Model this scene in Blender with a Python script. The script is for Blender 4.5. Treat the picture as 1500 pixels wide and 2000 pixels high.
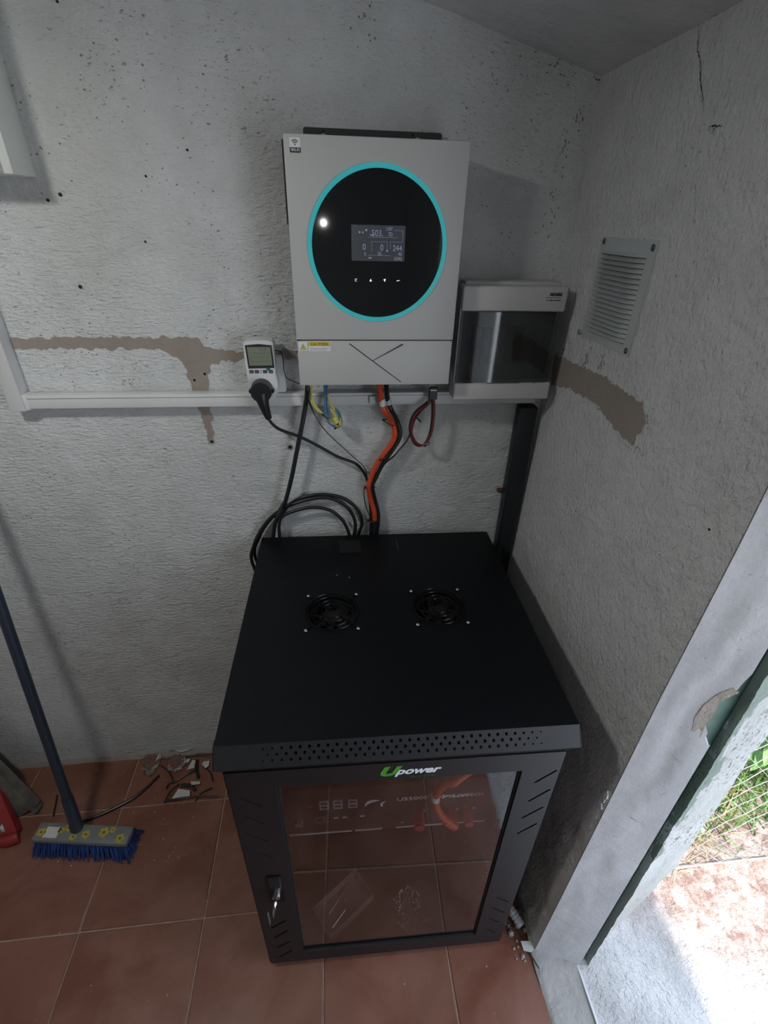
import bpy, bmesh, math, random
from mathutils import Vector, Matrix, Euler, noise

S = bpy.context.scene
C = S.collection
for o in list(bpy.data.objects): bpy.data.objects.remove(o, do_unlink=True)
random.seed(7)

# ------------------------------------------------------------------ camera
cam_d = bpy.data.cameras.new('camera')
cam = bpy.data.objects.new('camera', cam_d); C.objects.link(cam)
cam.location = (0.20190, -0.49133, 1.65011)
cam.rotation_euler = (1.032727, -0.022760, -0.105144)
cam_d.sensor_fit = 'VERTICAL'; cam_d.sensor_height = 24.0
cam_d.lens = 952.476 / 2000.0 * 24.0
cam_d.clip_start = 0.02; cam_d.clip_end = 100
S.camera = cam

# ------------------------------------------------------------------ sky, sun, exposure
w = bpy.data.worlds.new('sky'); S.world = w; w.use_nodes = True
nt = w.node_tree; nt.nodes.clear()
wo = nt.nodes.new('ShaderNodeOutputWorld'); bg = nt.nodes.new('ShaderNodeBackground')
tc = nt.nodes.new('ShaderNodeTexCoord'); sp = nt.nodes.new('ShaderNodeSeparateXYZ')
cr = nt.nodes.new('ShaderNodeValToRGB')
cr.color_ramp.elements[0].position = 0.0; cr.color_ramp.elements[0].color = (0.88, 0.93, 1.0, 1)
cr.color_ramp.elements[1].position = 0.7; cr.color_ramp.elements[1].color = (0.66, 0.77, 0.97, 1)
nt.links.new(tc.outputs['Generated'], sp.inputs[0]); nt.links.new(sp.outputs['Z'], cr.inputs[0])
nt.links.new(cr.outputs[0], bg.inputs['Color']); bg.inputs['Strength'].default_value = 2.4
nt.links.new(bg.outputs[0], wo.inputs['Surface'])
sun_d = bpy.data.lights.new('sun', 'SUN'); sun_d.energy = 6.5; sun_d.angle = math.radians(2.0); sun_d.color = (1.0, 0.93, 0.88)
sun = bpy.data.objects.new('sun', sun_d); C.objects.link(sun)
sun.rotation_euler = Vector((0.0, 0.50, -0.86)).to_track_quat('-Z', 'Y').to_euler()
LAMP_POWER = 4.0
FLASH_POWER = 0.5
S.view_settings.view_transform = 'Standard'; S.view_settings.look = 'None'
S.view_settings.gamma = 1.0; S.view_settings.use_curve_mapping = False
S.view_settings.exposure = 0.42

# ------------------------------------------------------------------ helpers
YW = 0.63303        # back wall plane
CH = 0.92732        # cabinet height
CD = 0.59470        # cabinet depth
XT = [(0, .690), (.3, .697), (.7, .705), (1, .71), (1.3, .72), (1.57, .724), (1.9, .712), (2.2, .712)]
def xr(z):
    if z <= 0: return XT[0][1]
    for (a, b), (c, d) in zip(XT, XT[1:]):
        if z <= c: return b + (d - b) * (z - a) / (c - a)
    return XT[-1][1]
def ceil_z(x): return 1.885 + 0.25 * (0.712 - x)

class MB:
    def __init__(s): s.bm = bmesh.new()
    def _add(s, bm2):
        me = bpy.data.meshes.new('t'); bm2.to_mesh(me); bm2.free(); s.bm.from_mesh(me); bpy.data.meshes.remove(me); return s
    def box(s, x0, x1, y0, y1, z0, z1, bev=0.0, seg=1, M=None):
        b = bmesh.new(); bmesh.ops.create_cube(b, size=1)
        for v in b.verts: v.co = Vector(((x0+x1)/2 + v.co.x*(x1-x0), (y0+y1)/2 + v.co.y*(y1-y0), (z0+z1)/2 + v.co.z*(z1-z0)))
        if bev > 0: bmesh.ops.bevel(b, geom=list(b.edges), offset=bev, segments=seg, affect='EDGES', profile=0.5)
        if M is not None: bmesh.ops.transform(b, matrix=M, verts=b.verts)
        return s._add(b)
    def cyl(s, p0, p1, r0, r1=None, n=16, cap=True):
        r1 = r0 if r1 is None else r1
        p0 = Vector(p0); p1 = Vector(p1); d = p1 - p0
        b = bmesh.new(); bmesh.ops.create_cone(b, cap_ends=cap, segments=n, radius1=r0, radius2=r1, depth=d.length)
        M = Matrix.Translation((p0+p1)/2) @ d.to_track_quat('Z', 'Y').to_matrix().to_4x4()
        bmesh.ops.transform(b, matrix=M, verts=b.verts); return s._add(b)
    def poly(s, pts, faces):
        vs = [s.bm.verts.new(p) for p in pts]
        for f in faces:
            try: s.bm.faces.new([vs[i] for i in f])
            except ValueError: pass
        return s
    def prism(s, pts2, fn, t0, t1):
        # pts2: 2D outline; fn(a,b,t)->3D
        n = len(pts2); b = bmesh.new()
        A = [b.verts.new(fn(p[0], p[1], t0)) for p in pts2]; B = [b.verts.new(fn(p[0], p[1], t1)) for p in pts2]
        b.faces.new(A); b.faces.new(B[::-1])
        for i in range(n): b.faces.new((A[i], B[i], B[(i+1) % n], A[(i+1) % n]))
        bmesh.ops.recalc_face_normals(b, faces=b.faces)
        bmesh.ops.triangulate(b, faces=[f for f in b.faces if len(f.verts) > 4])
        return s._add(b)
    def tube(s, pts, r, n=8, sub=6, flat=1.0, closed=False):
        P = smooth_path([Vector(p) for p in pts], sub) if sub > 1 else [Vector(p) for p in pts]
        b = bmesh.new(); rings = []; up = None
        for i, p in enumerate(P):
            t = (P[min(i+1, len(P)-1)] - P[max(i-1, 0)])
            if t.length < 1e-9: t = Vector((0, 0, 1))
            t.normalize()
            if up is None:
                up = Vector((0, 1, 0)) if abs(t.y) < .9 else Vector((1, 0, 0))
            up = (up - t * up.dot(t))
            if up.length < 1e-6: up = t.orthogonal()
            up.normalize(); sd = t.cross(up)
            rr = r(i/(len(P)-1)) if callable(r) else r
            rings.append([b.verts.new(p + sd*(math.cos(a)*rr) + up*(math.sin(a)*rr*flat)) for a in [2*math.pi*k/n for k in range(n)]])
        for A, B in zip(rings, rings[1:]):
            for k in range(n): b.faces.new((A[k], A[(k+1) % n], B[(k+1) % n], B[k]))
        b.faces.new(rings[0][::-1]); b.faces.new(rings[-1])
        bmesh.ops.recalc_face_normals(b, faces=b.faces)
        return s._add(b)
    def ring(s, c, R, r, n=40, m=8, axis='Y', a0=0, a1=2*math.pi, sy=1.0):
        full = abs(a1-a0-2*math.pi) < 1e-6; b = bmesh.new(); rings = []
        cnt = n if full else n+1
        for i in range(cnt):
            a = a0 + (a1-a0)*i/n; row = []
            for k in range(m):
                q = 2*math.pi*k/m; rad = R + r*math.cos(q); h = r*math.sin(q)*sy
                if axis == 'Y': v = (c[0]+rad*math.cos(a), c[1]+h, c[2]+rad*math.sin(a))
                elif axis == 'Z': v = (c[0]+rad*math.cos(a), c[1]+rad*math.sin(a), c[2]+h)
                else: v = (c[0]+h, c[1]+rad*math.cos(a), c[2]+rad*math.sin(a))
                row.append(b.verts.new(v))
            rings.append(row)
        for i in range(cnt if full else cnt-1):
            A = rings[i]; B = rings[(i+1) % cnt]
            for k in range(m): b.faces.new((A[k], A[(k+1) % m], B[(k+1) % m], B[k]))
        if not full: b.faces.new(rings[0]); b.faces.new(rings[-1][::-1])
        bmesh.ops.recalc_face_normals(b, faces=b.faces)
        return s._add(b)
    def sphere(s, c, r, sc=(1, 1, 1), seg=12):
        b = bmesh.new(); bmesh.ops.create_uvsphere(b, u_segments=seg, v_segments=max(6, seg//2), radius=r)
        for v in b.verts: v.co = Vector(c) + Vector((v.co.x*sc[0], v.co.y*sc[1], v.co.z*sc[2]))
        return s._add(b)
    def rot(s, M): bmesh.ops.transform(s.bm, matrix=M, verts=s.bm.verts); return s

def smooth_path(P, sub):
    out = []
    for i in range(len(P)-1):
        p0 = P[max(i-1, 0)]; p1 = P[i]; p2 = P[i+1]; p3 = P[min(i+2, len(P)-1)]
        for k in range(sub):
            t = k/sub
            out.append(0.5*((2*p1) + (p2-p0)*t + (2*p0-5*p1+4*p2-p3)*t*t + (3*p1-p0-3*p2+p3)*t**3))
    out.append(P[-1]); return out

def obj(name, mb, mat, parent=None, smooth=True, **kw):
    me = bpy.data.meshes.new(name); bm = mb.bm
    if parent is not None and parent.get('_w') is not None:
        bmesh.ops.translate(bm, vec=-Vector(parent['_w']), verts=bm.verts)
    bm.to_mesh(me); bm.free()
    if smooth:
        for p in me.polygons: p.use_smooth = True
        try: me.set_sharp_from_angle(angle=math.radians(38))
        except Exception: pass
    me.materials.append(mat)
    o = bpy.data.objects.new(name, me); C.objects.link(o)
    if parent is not None: o.parent = parent
    for k, v in kw.items(): o[k] = v
    return o
def thing(name, label, cat, loc=(0, 0, 0), group=None, rz=0.0):
    """Empty at the base of a thing; parts are given in world space (or local space when rotated)."""
    o = bpy.data.objects.new(name, None); C.objects.link(o); o.empty_display_size = 0.05
    o.location = loc; o.rotation_euler = (0, 0, rz); o['label'] = label; o['category'] = cat
    if rz == 0: o['_w'] = tuple(loc)
    if group: o['group'] = group
    return o
def sub(name, mb, mat, part, root, **kw):
    """sub-part below a part whose origin equals the root's"""
    if root.get('_w') is not None: bmesh.ops.translate(mb.bm, vec=-Vector(root['_w']), verts=mb.bm.verts)
    o = obj(name, mb, mat, None, **kw); o.parent = part; return o
def single(name, mb, mat, label, cat, group=None, loc=None, **kw):
    if loc is not None: bmesh.ops.translate(mb.bm, vec=-Vector(loc), verts=mb.bm.verts)
    o = obj(name, mb, mat, None, **kw)
    if loc is not None: o.location = loc
    o['label'] = label; o['category'] = cat
    if group: o['group'] = group
    return o
def struct(name, mb, mat, smooth=True):
    o = obj(name, mb, mat, None, smooth); o['kind'] = 'structure'; return o

# ---- materials
def new_mat(name):
    m = bpy.data.materials.new(name); m.use_nodes = True
    return m, m.node_tree, m.node_tree.nodes['Principled BSDF']
def tex_noise(nt, vec, scale, detail=4, rough=0.55, dist=0.0):
    n = nt.nodes.new('ShaderNodeTexNoise'); n.inputs['Scale'].default_value = scale
    n.inputs['Detail'].default_value = detail; n.inputs['Roughness'].default_value = rough
    n.inputs['Distortion'].default_value = dist
    if vec is not None: nt.links.new(vec, n.inputs['Vector'])
    return n.outputs['Fac']
def ramp(nt, f, p0, p1, c0=(0, 0, 0, 1), c1=(1, 1, 1, 1)):
    r = nt.nodes.new('ShaderNodeValToRGB'); e = r.color_ramp.elements
    e[0].position = p0; e[1].position = p1; e[0].color = c0; e[1].color = c1
    nt.links.new(f, r.inputs[0]); return r.outputs[0]
def mixc(nt, f, a, b, mode='MIX'):
    m = nt.nodes.new('ShaderNodeMix'); m.data_type = 'RGBA'; m.blend_type = mode
    for s, v in ((m.inputs[0], f), (m.inputs[6], a), (m.inputs[7], b)):
        if hasattr(v, 'is_linked'): nt.links.new(v, s)
        else: s.default_value = v if not isinstance(v, tuple) else (v + (1,) if len(v) == 3 else v)
    return m.outputs[2]
def math_n(nt, op, a, b=0.0):
    m = nt.nodes.new('ShaderNodeMath'); m.operation = op
    for s, v in ((m.inputs[0], a), (m.inputs[1], b)):
        if hasattr(v, 'is_linked'): nt.links.new(v, s)
        else: s.default_value = v
    return m.outputs[0]
def mapping(nt, scale=(1, 1, 1), rot=(0, 0, 0), coord='Object'):
    t = nt.nodes.new('ShaderNodeTexCoord'); m = nt.nodes.new('ShaderNodeMapping')
    m.inputs['Scale'].default_value = scale; m.inputs['Rotation'].default_value = rot
    nt.links.new(t.outputs[coord], m.inputs['Vector']); return m.outputs[0]
def bump(nt, bs, h, strength, dist, prev=None):
    b = nt.nodes.new('ShaderNodeBump'); b.inputs['Strength'].default_value = strength; b.inputs['Distance'].default_value = dist
    nt.links.new(h, b.inputs['Height'])
    if prev is not None: nt.links.new(prev, b.inputs['Normal'])
    nt.links.new(b.outputs[0], bs.inputs['Normal']); return b.outputs[0]
def simple(name, col, rough=0.5, metal=0.0, var=0.08, nscale=40, bmp=0.0, emit=None, es=1.0, coat=0.0, spec=None):
    m, nt, bs = new_mat(name)
    f = tex_noise(nt, mapping(nt), nscale, 4)
    dk = tuple(max(0, c*(1-var)) for c in col); lt = tuple(min(1, c*(1+var)) for c in col)
    nt.links.new(ramp(nt, f, 0.3, 0.7, dk+(1,), lt+(1,)), bs.inputs['Base Color'])
    bs.inputs['Roughness'].default_value = rough; bs.inputs['Metallic'].default_value = metal
    if coat: bs.inputs['Coat Weight'].default_value = coat
    if spec is not None: bs.inputs['Specular IOR Level'].default_value = spec
    if bmp: bump(nt, bs, f, bmp, 0.001)
    if emit: bs.inputs['Emission Color'].default_value = emit+(1,); bs.inputs['Emission Strength'].default_value = es
    return m
def plaster(name, ca, cb, stroke, fleck=1.0, b1=0.5, b2=0.6, fl_p=0.63, bd=0.004):
    m, nt, bs = new_mat(name)
    v = mapping(nt); vs = mapping(nt, stroke)
    big = tex_noise(nt, v, 2.6, 6, 0.62); mid = tex_noise(nt, v, 11, 5, 0.6, 0.4)
    col = mixc(nt, ramp(nt, big, 0.35, 0.68), ca, cb)
    col = mixc(nt, math_n(nt, 'MULTIPLY', ramp(nt, mid, 0.45, 0.75), 0.35), col, tuple(c*0.72 for c in cb))
    stain = tex_noise(nt, mapping(nt, (1, 1, .7)), 1.7, 4, 0.6)
    col = mixc(nt, math_n(nt, 'MULTIPLY', ramp(nt, stain, 0.52, 0.72), 0.45), col, (cb[0]*.86, cb[1]*.84, cb[2]*.74))
    fl = tex_noise(nt, vs, 1.9, 5, 0.66, 0.3); cl = tex_noise(nt, v, 6.0, 3, 0.6)
    mask = math_n(nt, 'MULTIPLY', ramp(nt, fl, fl_p, fl_p+0.05), ramp(nt, cl, 0.46, 0.6))
    mask2 = ramp(nt, tex_noise(nt, v, 120, 2, 0.5), 0.70, 0.74)
    mask = math_n(nt, 'MAXIMUM', mask, math_n(nt, 'MULTIPLY', mask2, 0.5))
    col = mixc(nt, math_n(nt, 'MULTIPLY', mask, 0.85*fleck), col, (0.13, 0.125, 0.115))
    nt.links.new(col, bs.inputs['Base Color']); bs.inputs['Roughness'].default_value = 0.88
    p = bump(nt, bs, tex_noise(nt, vs, 1.4, 5, 0.62), b1, bd)
    p = bump(nt, bs, tex_noise(nt, v, 24, 4, 0.6), b2, 0.006, p)
    bump(nt, bs, math_n(nt, 'SUBTRACT', 1.0, mask), 0.5*fleck, 0.002, p)
    return m
M = {}
M['wall_back'] = plaster('white_plaster_back', (.76, .785, .80), (.62, .64, .635), (50, 50, 130), b1=.9, b2=.9, fl_p=.605, bd=.008)
M['wall_side'] = plaster('white_plaster_side', (.76, .77, .78), (.68, .69, .70), (80, 95, 55), fleck=.5, b1=1.0, b2=1.0, fl_p=.66, bd=.010)
M['reveal'] = plaster('smooth_reveal_plaster', (.60, .61, .64), (.50, .51, .53), (30, 30, 40), fleck=.6, b1=.25, b2=.35, fl_p=.64)
M['jamb'] = plaster('mottled_outer_jamb', (.56, .585, .58), (.40, .42, .41), (60, 60, 50), fleck=1.0, b1=.7, b2=.6, fl_p=.56)
def green_stain():
    m = M['jamb']; nt = m.node_tree; bs = nt.nodes['Principled BSDF']; old = bs.inputs['Base Color'].links[0].from_socket
    t = nt.nodes.new('ShaderNodeTexCoord'); s = nt.nodes.new('ShaderNodeSeparateXYZ'); nt.links.new(t.outputs['Object'], s.inputs[0])
    e = ramp(nt, s.outputs['X'], .828, .868, (1, 1, 1, 1), (0, 0, 0, 1)); zz = ramp(nt, math_n(nt, 'MULTIPLY', s.outputs['Z'], .5), .26, .42)
    k = ramp(nt, math_n(nt, 'ADD', tex_noise(nt, mapping(nt, (26, 26, 12)), 1.0, 5, .6), math_n(nt, 'MULTIPLY', math_n(nt, 'MULTIPLY', e, zz), .34)), .66, .72)
    nt.links.new(mixc(nt, math_n(nt, 'MULTIPLY', k, .75), old, (.10, .17, .13)), bs.inputs['Base Color'])
green_stain()
M['ceiling'] = plaster('ceiling_plaster', (.68, .70, .71), (.60, .62, .63), (30, 30, 30), fleck=.3, b1=.3, b2=.5)
M['mortar'] = plaster('bare_brown_mortar', (.33, .285, .25), (.27, .235, .205), (60, 60, 60), fleck=.25, b1=.4, b2=.4)
M['broken'] = plaster('broken_plaster', (.47, .43, .39), (.38, .34, .30), (60, 60, 60), fleck=.3, b1=.6, b2=.9)
M['cement'] = plaster('grey_cement', (.43, .42, .41), (.34, .33, .32), (40, 40, 40), fleck=.5, b1=.6, b2=.9)
def tile_mat():
    m, nt, bs = new_mat('terracotta_tile'); v = mapping(nt, coord='Object')
    oi = nt.nodes.new('ShaderNodeObjectInfo')
    add = nt.nodes.new('ShaderNodeVectorMath'); add.operation = 'ADD'; nt.links.new(v, add.inputs[0])
    sc = nt.nodes.new('ShaderNodeVectorMath'); sc.operation = 'SCALE'; nt.links.new(oi.outputs['Location'], sc.inputs[0]); sc.inputs['Scale'].default_value = 3.7
    nt.links.new(sc.outputs[0], add.inputs[1]); v = add.outputs[0]
    a = tex_noise(nt, v, 5.5, 5, 0.6, 0.6); b = tex_noise(nt, v, 2.2, 3, 0.5)
    col = mixc(nt, ramp(nt, a, 0.36, 0.66), (.175, .062, .037), (.26, .120, .084))
    col = mixc(nt, math_n(nt, 'MULTIPLY', ramp(nt, b, .4, .7), .45), col, (.165, .085, .052))
    dust = ramp(nt, tex_noise(nt, v, 150, 2, .5), .74, .78)
    col = mixc(nt, math_n(nt, 'MULTIPLY', dust, .35), col, (.5, .42, .38))
    nt.links.new(col, bs.inputs['Base Color'])
    r = nt.nodes.new('ShaderNodeMapRange'); r.inputs['To Min'].default_value = .26; r.inputs['To Max'].default_value = .42
    nt.links.new(a, r.inputs['Value']); nt.links.new(r.outputs[0], bs.inputs['Roughness'])
    bump(nt, bs, tex_noise(nt, v, 18, 3), 0.12, 0.002)
    return m
M['tile'] = tile_mat()
M['grout'] = simple('grout', (.36, .25, .20), .9, var=.2, nscale=30, bmp=.3)
M['steel'] = simple('black_powder_coat', (.0045, .0055, .007), .4, var=.2, nscale=60, bmp=.05, spec=.18)
M['steel_d'] = simple('door_black_powder_coat', (.010, .0105, .013), .5, var=.2, nscale=60, bmp=.05)
M['void'] = simple('dark_inside', (.003, .003, .0035), .9, var=.1)
M['rail'] = simple('rack_rail_metal', (.10, .10, .11), .45, .3, var=.15)
M['inv'] = simple('warm_white_casing', (.49, .50, .49), .42, var=.02, nscale=8)
M['invdark'] = simple('dark_grey_casing', (.025, .028, .032), .5, var=.1)
M['inkgrey'] = simple('dark_grey_slot', (.05, .055, .065), .5)
M['white'] = simple('white_plastic', (.68, .70, .71), .35, var=.03, nscale=8)
M['whitebox'] = simple('distribution_box_plastic', (.56, .55, .555), .38, var=.02, nscale=8)
M['boxwhite'] = simple('panel_white', (.62, .64, .60), .45, var=.03, nscale=8)
M['trunk'] = simple('pvc_trunking', (.66, .67, .68), .35, var=.04, nscale=10)
M['black'] = simple('black_rubber', (.012, .014, .017), .38, var=.15)
M['conduit'] = simple('black_conduit', (.010, .013, .017), .35, var=.15)
M['orange'] = simple('orange_cable', (.62, .075, .022), .4, var=.1)
M['redc'] = simple('red_terminal', (.38, .04, .03), .4)
M['dred'] = simple('dark_red_wire', (.16, .018, .022), .4, var=.2)
M['blue'] = simple('blue_wire', (.06, .17, .36), .4)
M['green'] = simple('green_wire', (.03, .22, .10), .4)
M['yellow'] = simple('yellow_wire', (.62, .56, .12), .4)
M['yellab'] = simple('yellow_label', (.70, .56, .06), .5)
M['labw'] = simple('white_label', (.74, .76, .78), .5, var=.02)
M['printk'] = simple('black_print', (.02, .02, .022), .5)
M['printg'] = simple('green_print', (.07, .30, .03), .45)
M['printw'] = simple('white_print', (.78, .80, .84), .45, emit=None)
M['printgd'] = simple('dim_green_print', (.03, .10, .03), .45)
M['chrome'] = simple('bright_metal', (.62, .62, .62), .22, 1.0, var=.05)
M['brass'] = simple('brass_screw', (.62, .48, .22), .35, .9)
M['alu'] = simple('grey_painted_aluminium', (.50, .53, .54), .5, .15, var=.05, nscale=12, bmp=.05)
M['insect'] = simple('dusty_insect_screen', (.30, .24, .215), .8, var=.35, nscale=180, bmp=.3)
M['bristle'] = simple('blue_bristle', (.03, .075, .26), .55, var=.3, nscale=30)
M['broomtop'] = simple('grey_broom_block', (.17, .18, .18), .5)
M['handle'] = simple('dark_blue_grey_handle', (.03, .045, .07), .42, .2)
M['pyell'] = simple('yellow_flower_print', (.42, .34, .05), .55)
M['pdark'] = simple('flower_centre', (.12, .09, .02), .6)
M['redp'] = simple('red_plastic', (.26, .02, .02), .4)
M['wood'] = simple('old_grey_wood', (.12, .11, .095), .8, var=.35, nscale=25, bmp=.4)
M['paper'] = simple('paper_scrap', (.55, .55, .53), .8)
M['green_metal'] = simple('green_painted_frame', (.045, .11, .085), .5, .0, var=.35, nscale=22, bmp=.2)
M['grey_metal'] = simple('galvanised_edge', (.26, .29, .33), .5, .2)
M['wire'] = simple('galvanised_wire', (.42, .44, .41), .4, .3)
M['leaf'] = simple('green_leaf', (.12, .26, .06), .55, var=.5, nscale=14)
M['leafd'] = simple('blue_green_leaf', (.10, .22, .12), .55, var=.4, nscale=14)
M['dry'] = simple('dry_grass', (.50, .33, .18), .7, var=.35, nscale=14)
M['soil'] = simple('soil', (.10, .07, .05), .95, var=.4, nscale=20, bmp=.5)
M['iron'] = simple('rust_print', (.10, .03, .02), .7)
M['hole'] = simple('drill_hole', (.02, .018, .016), .95)
M['plugw'] = simple('wall_plug_grey', (.35, .33, .30), .6)
def glassy(name, col, rough=.02, ior=1.5, tint_alpha=1.0):
    m, nt, bs = new_mat(name)
    bs.inputs['Base Color'].default_value = col + (1,); bs.inputs['Roughness'].default_value = rough
    bs.inputs['IOR'].default_value = ior; bs.inputs['Transmission Weight'].default_value = 1.0
    f = tex_noise(nt, mapping(nt), 3, 3)
    r = nt.nodes.new('ShaderNodeMapRange'); r.inputs['To Min'].default_value = rough*.5; r.inputs['To Max'].default_value = rough*1.5
    nt.links.new(f, r.inputs['Value']); nt.links.new(r.outputs[0], bs.inputs['Roughness'])
    return m
M['glass'] = glassy('smoked_door_glass', (.86, .84, .84), .0, 1.7)
M['lid'] = glassy('smoked_lid', (.42, .46, .48), .06, 1.6)
M['film'] = glassy('clear_plastic_film', (.95, .95, .95), .12, 1.35)
def disc_mat():
    m, nt, bs = new_mat('black_glass_disc')
    bs.inputs['Base Color'].default_value = (.012, .0135, .014, 1); bs.inputs['Roughness'].default_value = .035
    f = tex_noise(nt, mapping(nt), 6, 3); r = nt.nodes.new('ShaderNodeMapRange')
    r.inputs['To Min'].default_value = .03; r.inputs['To Max'].default_value = .06
    nt.links.new(f, r.inputs['Value']); nt.links.new(r.outputs[0], bs.inputs['Roughness'])
    return m
M['disc'] = disc_mat()
M['lcd'] = simple('lcd_backlight', (.03, .034, .04), .25, emit=(.30, .34, .40), es=.04)
M['seg'] = simple('lcd_segments', (.14, .155, .22), .3, emit=(.62, .66, .95), es=.14)
M['icon'] = simple('touch_icons', (.5, .5, .5), .3, emit=(.9, .92, 1.0), es=.65)
M['led'] = simple('led_ring', (.03, .25, .27), .4, emit=(.02, .34, .37), es=.42)
M['mlcd'] = simple('meter_lcd', (.20, .23, .17), .3, var=.05)
M['mseg'] = simple('meter_lcd_segments', (.12, .15, .10), .4)
M['btn'] = simple('dark_button', (.07, .085, .10), .45)
M['teal'] = simple('teal_mark', (.02, .12, .14), .5)

def text(name, s, size, loc, mat, parent, rx=90, rz=0, shear=0.0, bold=0.0, align='CENTER', ext=.0002, sx=1.0, root=None, ry=0.0):
    cu = bpy.data.curves.new(name, 'FONT'); cu.body = s; cu.size = size; cu.extrude = ext
    cu.shear = shear; cu.offset = bold; cu.align_x = align; cu.align_y = 'CENTER'; cu.resolution_u = 3
    t = bpy.data.objects.new('tmp', cu); C.objects.link(t)
    bpy.context.view_layer.update()
    me = bpy.data.meshes.new_from_object(t.evaluated_get(bpy.context.evaluated_depsgraph_get()))
    bpy.data.objects.remove(t, do_unlink=True); bpy.data.curves.remove(cu)
    R = Euler((math.radians(rx), math.radians(ry), math.radians(rz))).to_matrix().to_4x4()
    me.transform(Matrix.Translation(Vector(loc)) @ R @ Matrix.Diagonal((sx, 1, 1, 1)))
    if root is not None and root.get('_w') is not None: me.transform(Matrix.Translation(-Vector(root['_w'])))
    me.materials.clear(); me.materials.append(mat)
    o = bpy.data.objects.new(name, me); C.objects.link(o); o.parent = parent; return o

def plate(outer, holes, fn, t0, t1):
    """flat plate with holes; fn(a,b,t)->3D, front at t0, back at t1"""
    mb = MB(); b = bmesh.new(); loops = []; edges = []
    for L in [outer] + holes:
        vs = [b.verts.new((p[0], p[1], 0)) for p in L]
        loops.append(vs); edges += [b.edges.new((vs[i], vs[(i+1) % len(vs)])) for i in range(len(vs))]
    bmesh.ops.triangle_fill(b, edges=edges, use_beauty=True, use_dissolve=False, normal=(0, 0, 1))
    front = list(b.faces)
    mp = {v: b.verts.new((v.co.x, v.co.y, 1)) for v in list(b.verts)}
    for f in front: b.faces.new([mp[v] for v in reversed(f.verts)])
    for vs in loops:
        n = len(vs)
        for i in range(n):
            try: b.faces.new((vs[i], vs[(i+1) % n], mp[vs[(i+1) % n]], mp[vs[i]]))
            except ValueError: pass
    for v in b.verts: v.co = Vector(fn(v.co.x, v.co.y, t0 if v.co.z < .5 else t1))
    bmesh.ops.recalc_face_normals(b, faces=b.faces)
    return mb._add(b)
def circ(cx, cy, r, n=32, ph=0.0): return [(cx+r*math.cos(2*math.pi*i/n+ph), cy+r*math.sin(2*math.pi*i/n+ph)) for i in range(n)]
def rect(x0, x1, y0, y1): return [(x0, y0), (x1, y0), (x1, y1), (x0, y1)]
def rrect(x0, x1, y0, y1, r, n=5):
    out = []
    for cx, cy, a in ((x1-r, y1-r, 0), (x0+r, y1-r, 90), (x0+r, y0+r, 180), (x1-r, y0+r, 270)):
        for k in range(n+1):
            q = math.radians(a + 90*k/n); out.append((cx+r*math.cos(q), cy+r*math.sin(q)))
    return out
def slot(p, q, wd, n=5):
    p = Vector(p); q = Vector(q); d = (q-p).normalized(); a0 = math.atan2(d.y, d.x); out = []
    for c, s in ((q, -90), (p, 90)):
        for k in range(n+1):
            a = a0 + math.radians(s + 180*k/n); out.append((c.x+wd/2*math.cos(a), c.y+wd/2*math.sin(a)))
    return out
XZ = lambda a, b, t: (a, t, b)          # facing -y
XY = lambda a, b, t: (a, b, t)
YZX = lambda a, b, t: (t, a, b)

# ================================================================== SETTING
def ragged(outline, step=0.006, amp=0.004, seed=0):
    rnd = random.Random(seed); out = []
    n = len(outline)
    for i in range(n):
        a = Vector(outline[i]); b = Vector(outline[(i+1) % n]); L = (b-a).length; k = max(1, int(L/step))
        nn = Vector((-(b-a).y, (b-a).x)).normalized()
        for j in range(k):
            p = a + (b-a)*(j/k) + nn*(noise.noise(Vector((a.x*9+j*.31, seed, i)))*amp*1.6 + rnd.uniform(-amp, amp)*.6)
            out.append((p.x, p.y))
    return out

# --- back wall
mb = MB(); mb.box(-1.85, .94, YW, YW+.2, -.05, 2.7)
wall_back = struct('wall_back', mb, M['wall_back'])
def on_back(t): return lambda a, b, q: (a, YW - q, b)
patch = ragged([(-0.4495, 1.4240), (-0.3514, 1.4252), (-0.2596, 1.4264), (-0.0770, 1.4268), (-0.0661, 1.4088), (-0.0221, 1.4001), (0.0208, 1.3935), (0.1324, 1.4000), (0.1312, 1.3822), (0.0190, 1.3780), (-0.0248, 1.3804), (-0.0600, 1.3649), (-0.0674, 1.3320), (-0.0732, 1.2728), (-0.0788, 1.1828), (-0.0909, 1.1818), (-0.0927, 1.2296), (-0.1029, 1.2731), (-0.1073, 1.3323), (-0.1145, 1.3662), (-0.1270, 1.3861), (-0.1416, 1.3937), (-0.1609, 1.4034), (-0.2962, 1.4045), (-0.4525, 1.4035)])
obj('mortar_patch', plate(patch, [], on_back(0), .0015, -.001), M['mortar'], wall_back, False)
def anchor(u, w_, r, ring=True, on='back'):
    if on == 'back': c = (u, YW-.0012, w_); ax = 'Y'; p1 = (u, YW-.0016, w_); p0 = (u, YW+.01, w_)
    else: c = (xr(w_)-.0022, u, w_); ax = 'X'; p1 = (xr(w_)-.0026, u, w_); p0 = (xr(w_)+.01, u, w_)
    par = wall_back if on == 'back' else wall_right
    obj('drill_hole', MB().cyl(p0, p1, r, n=10), M['hole'], par)
    if ring: obj('wall_plug', MB().ring(c, r*1.25, r*.35, 14, 6, ax), M['plugw'], par)
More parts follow.
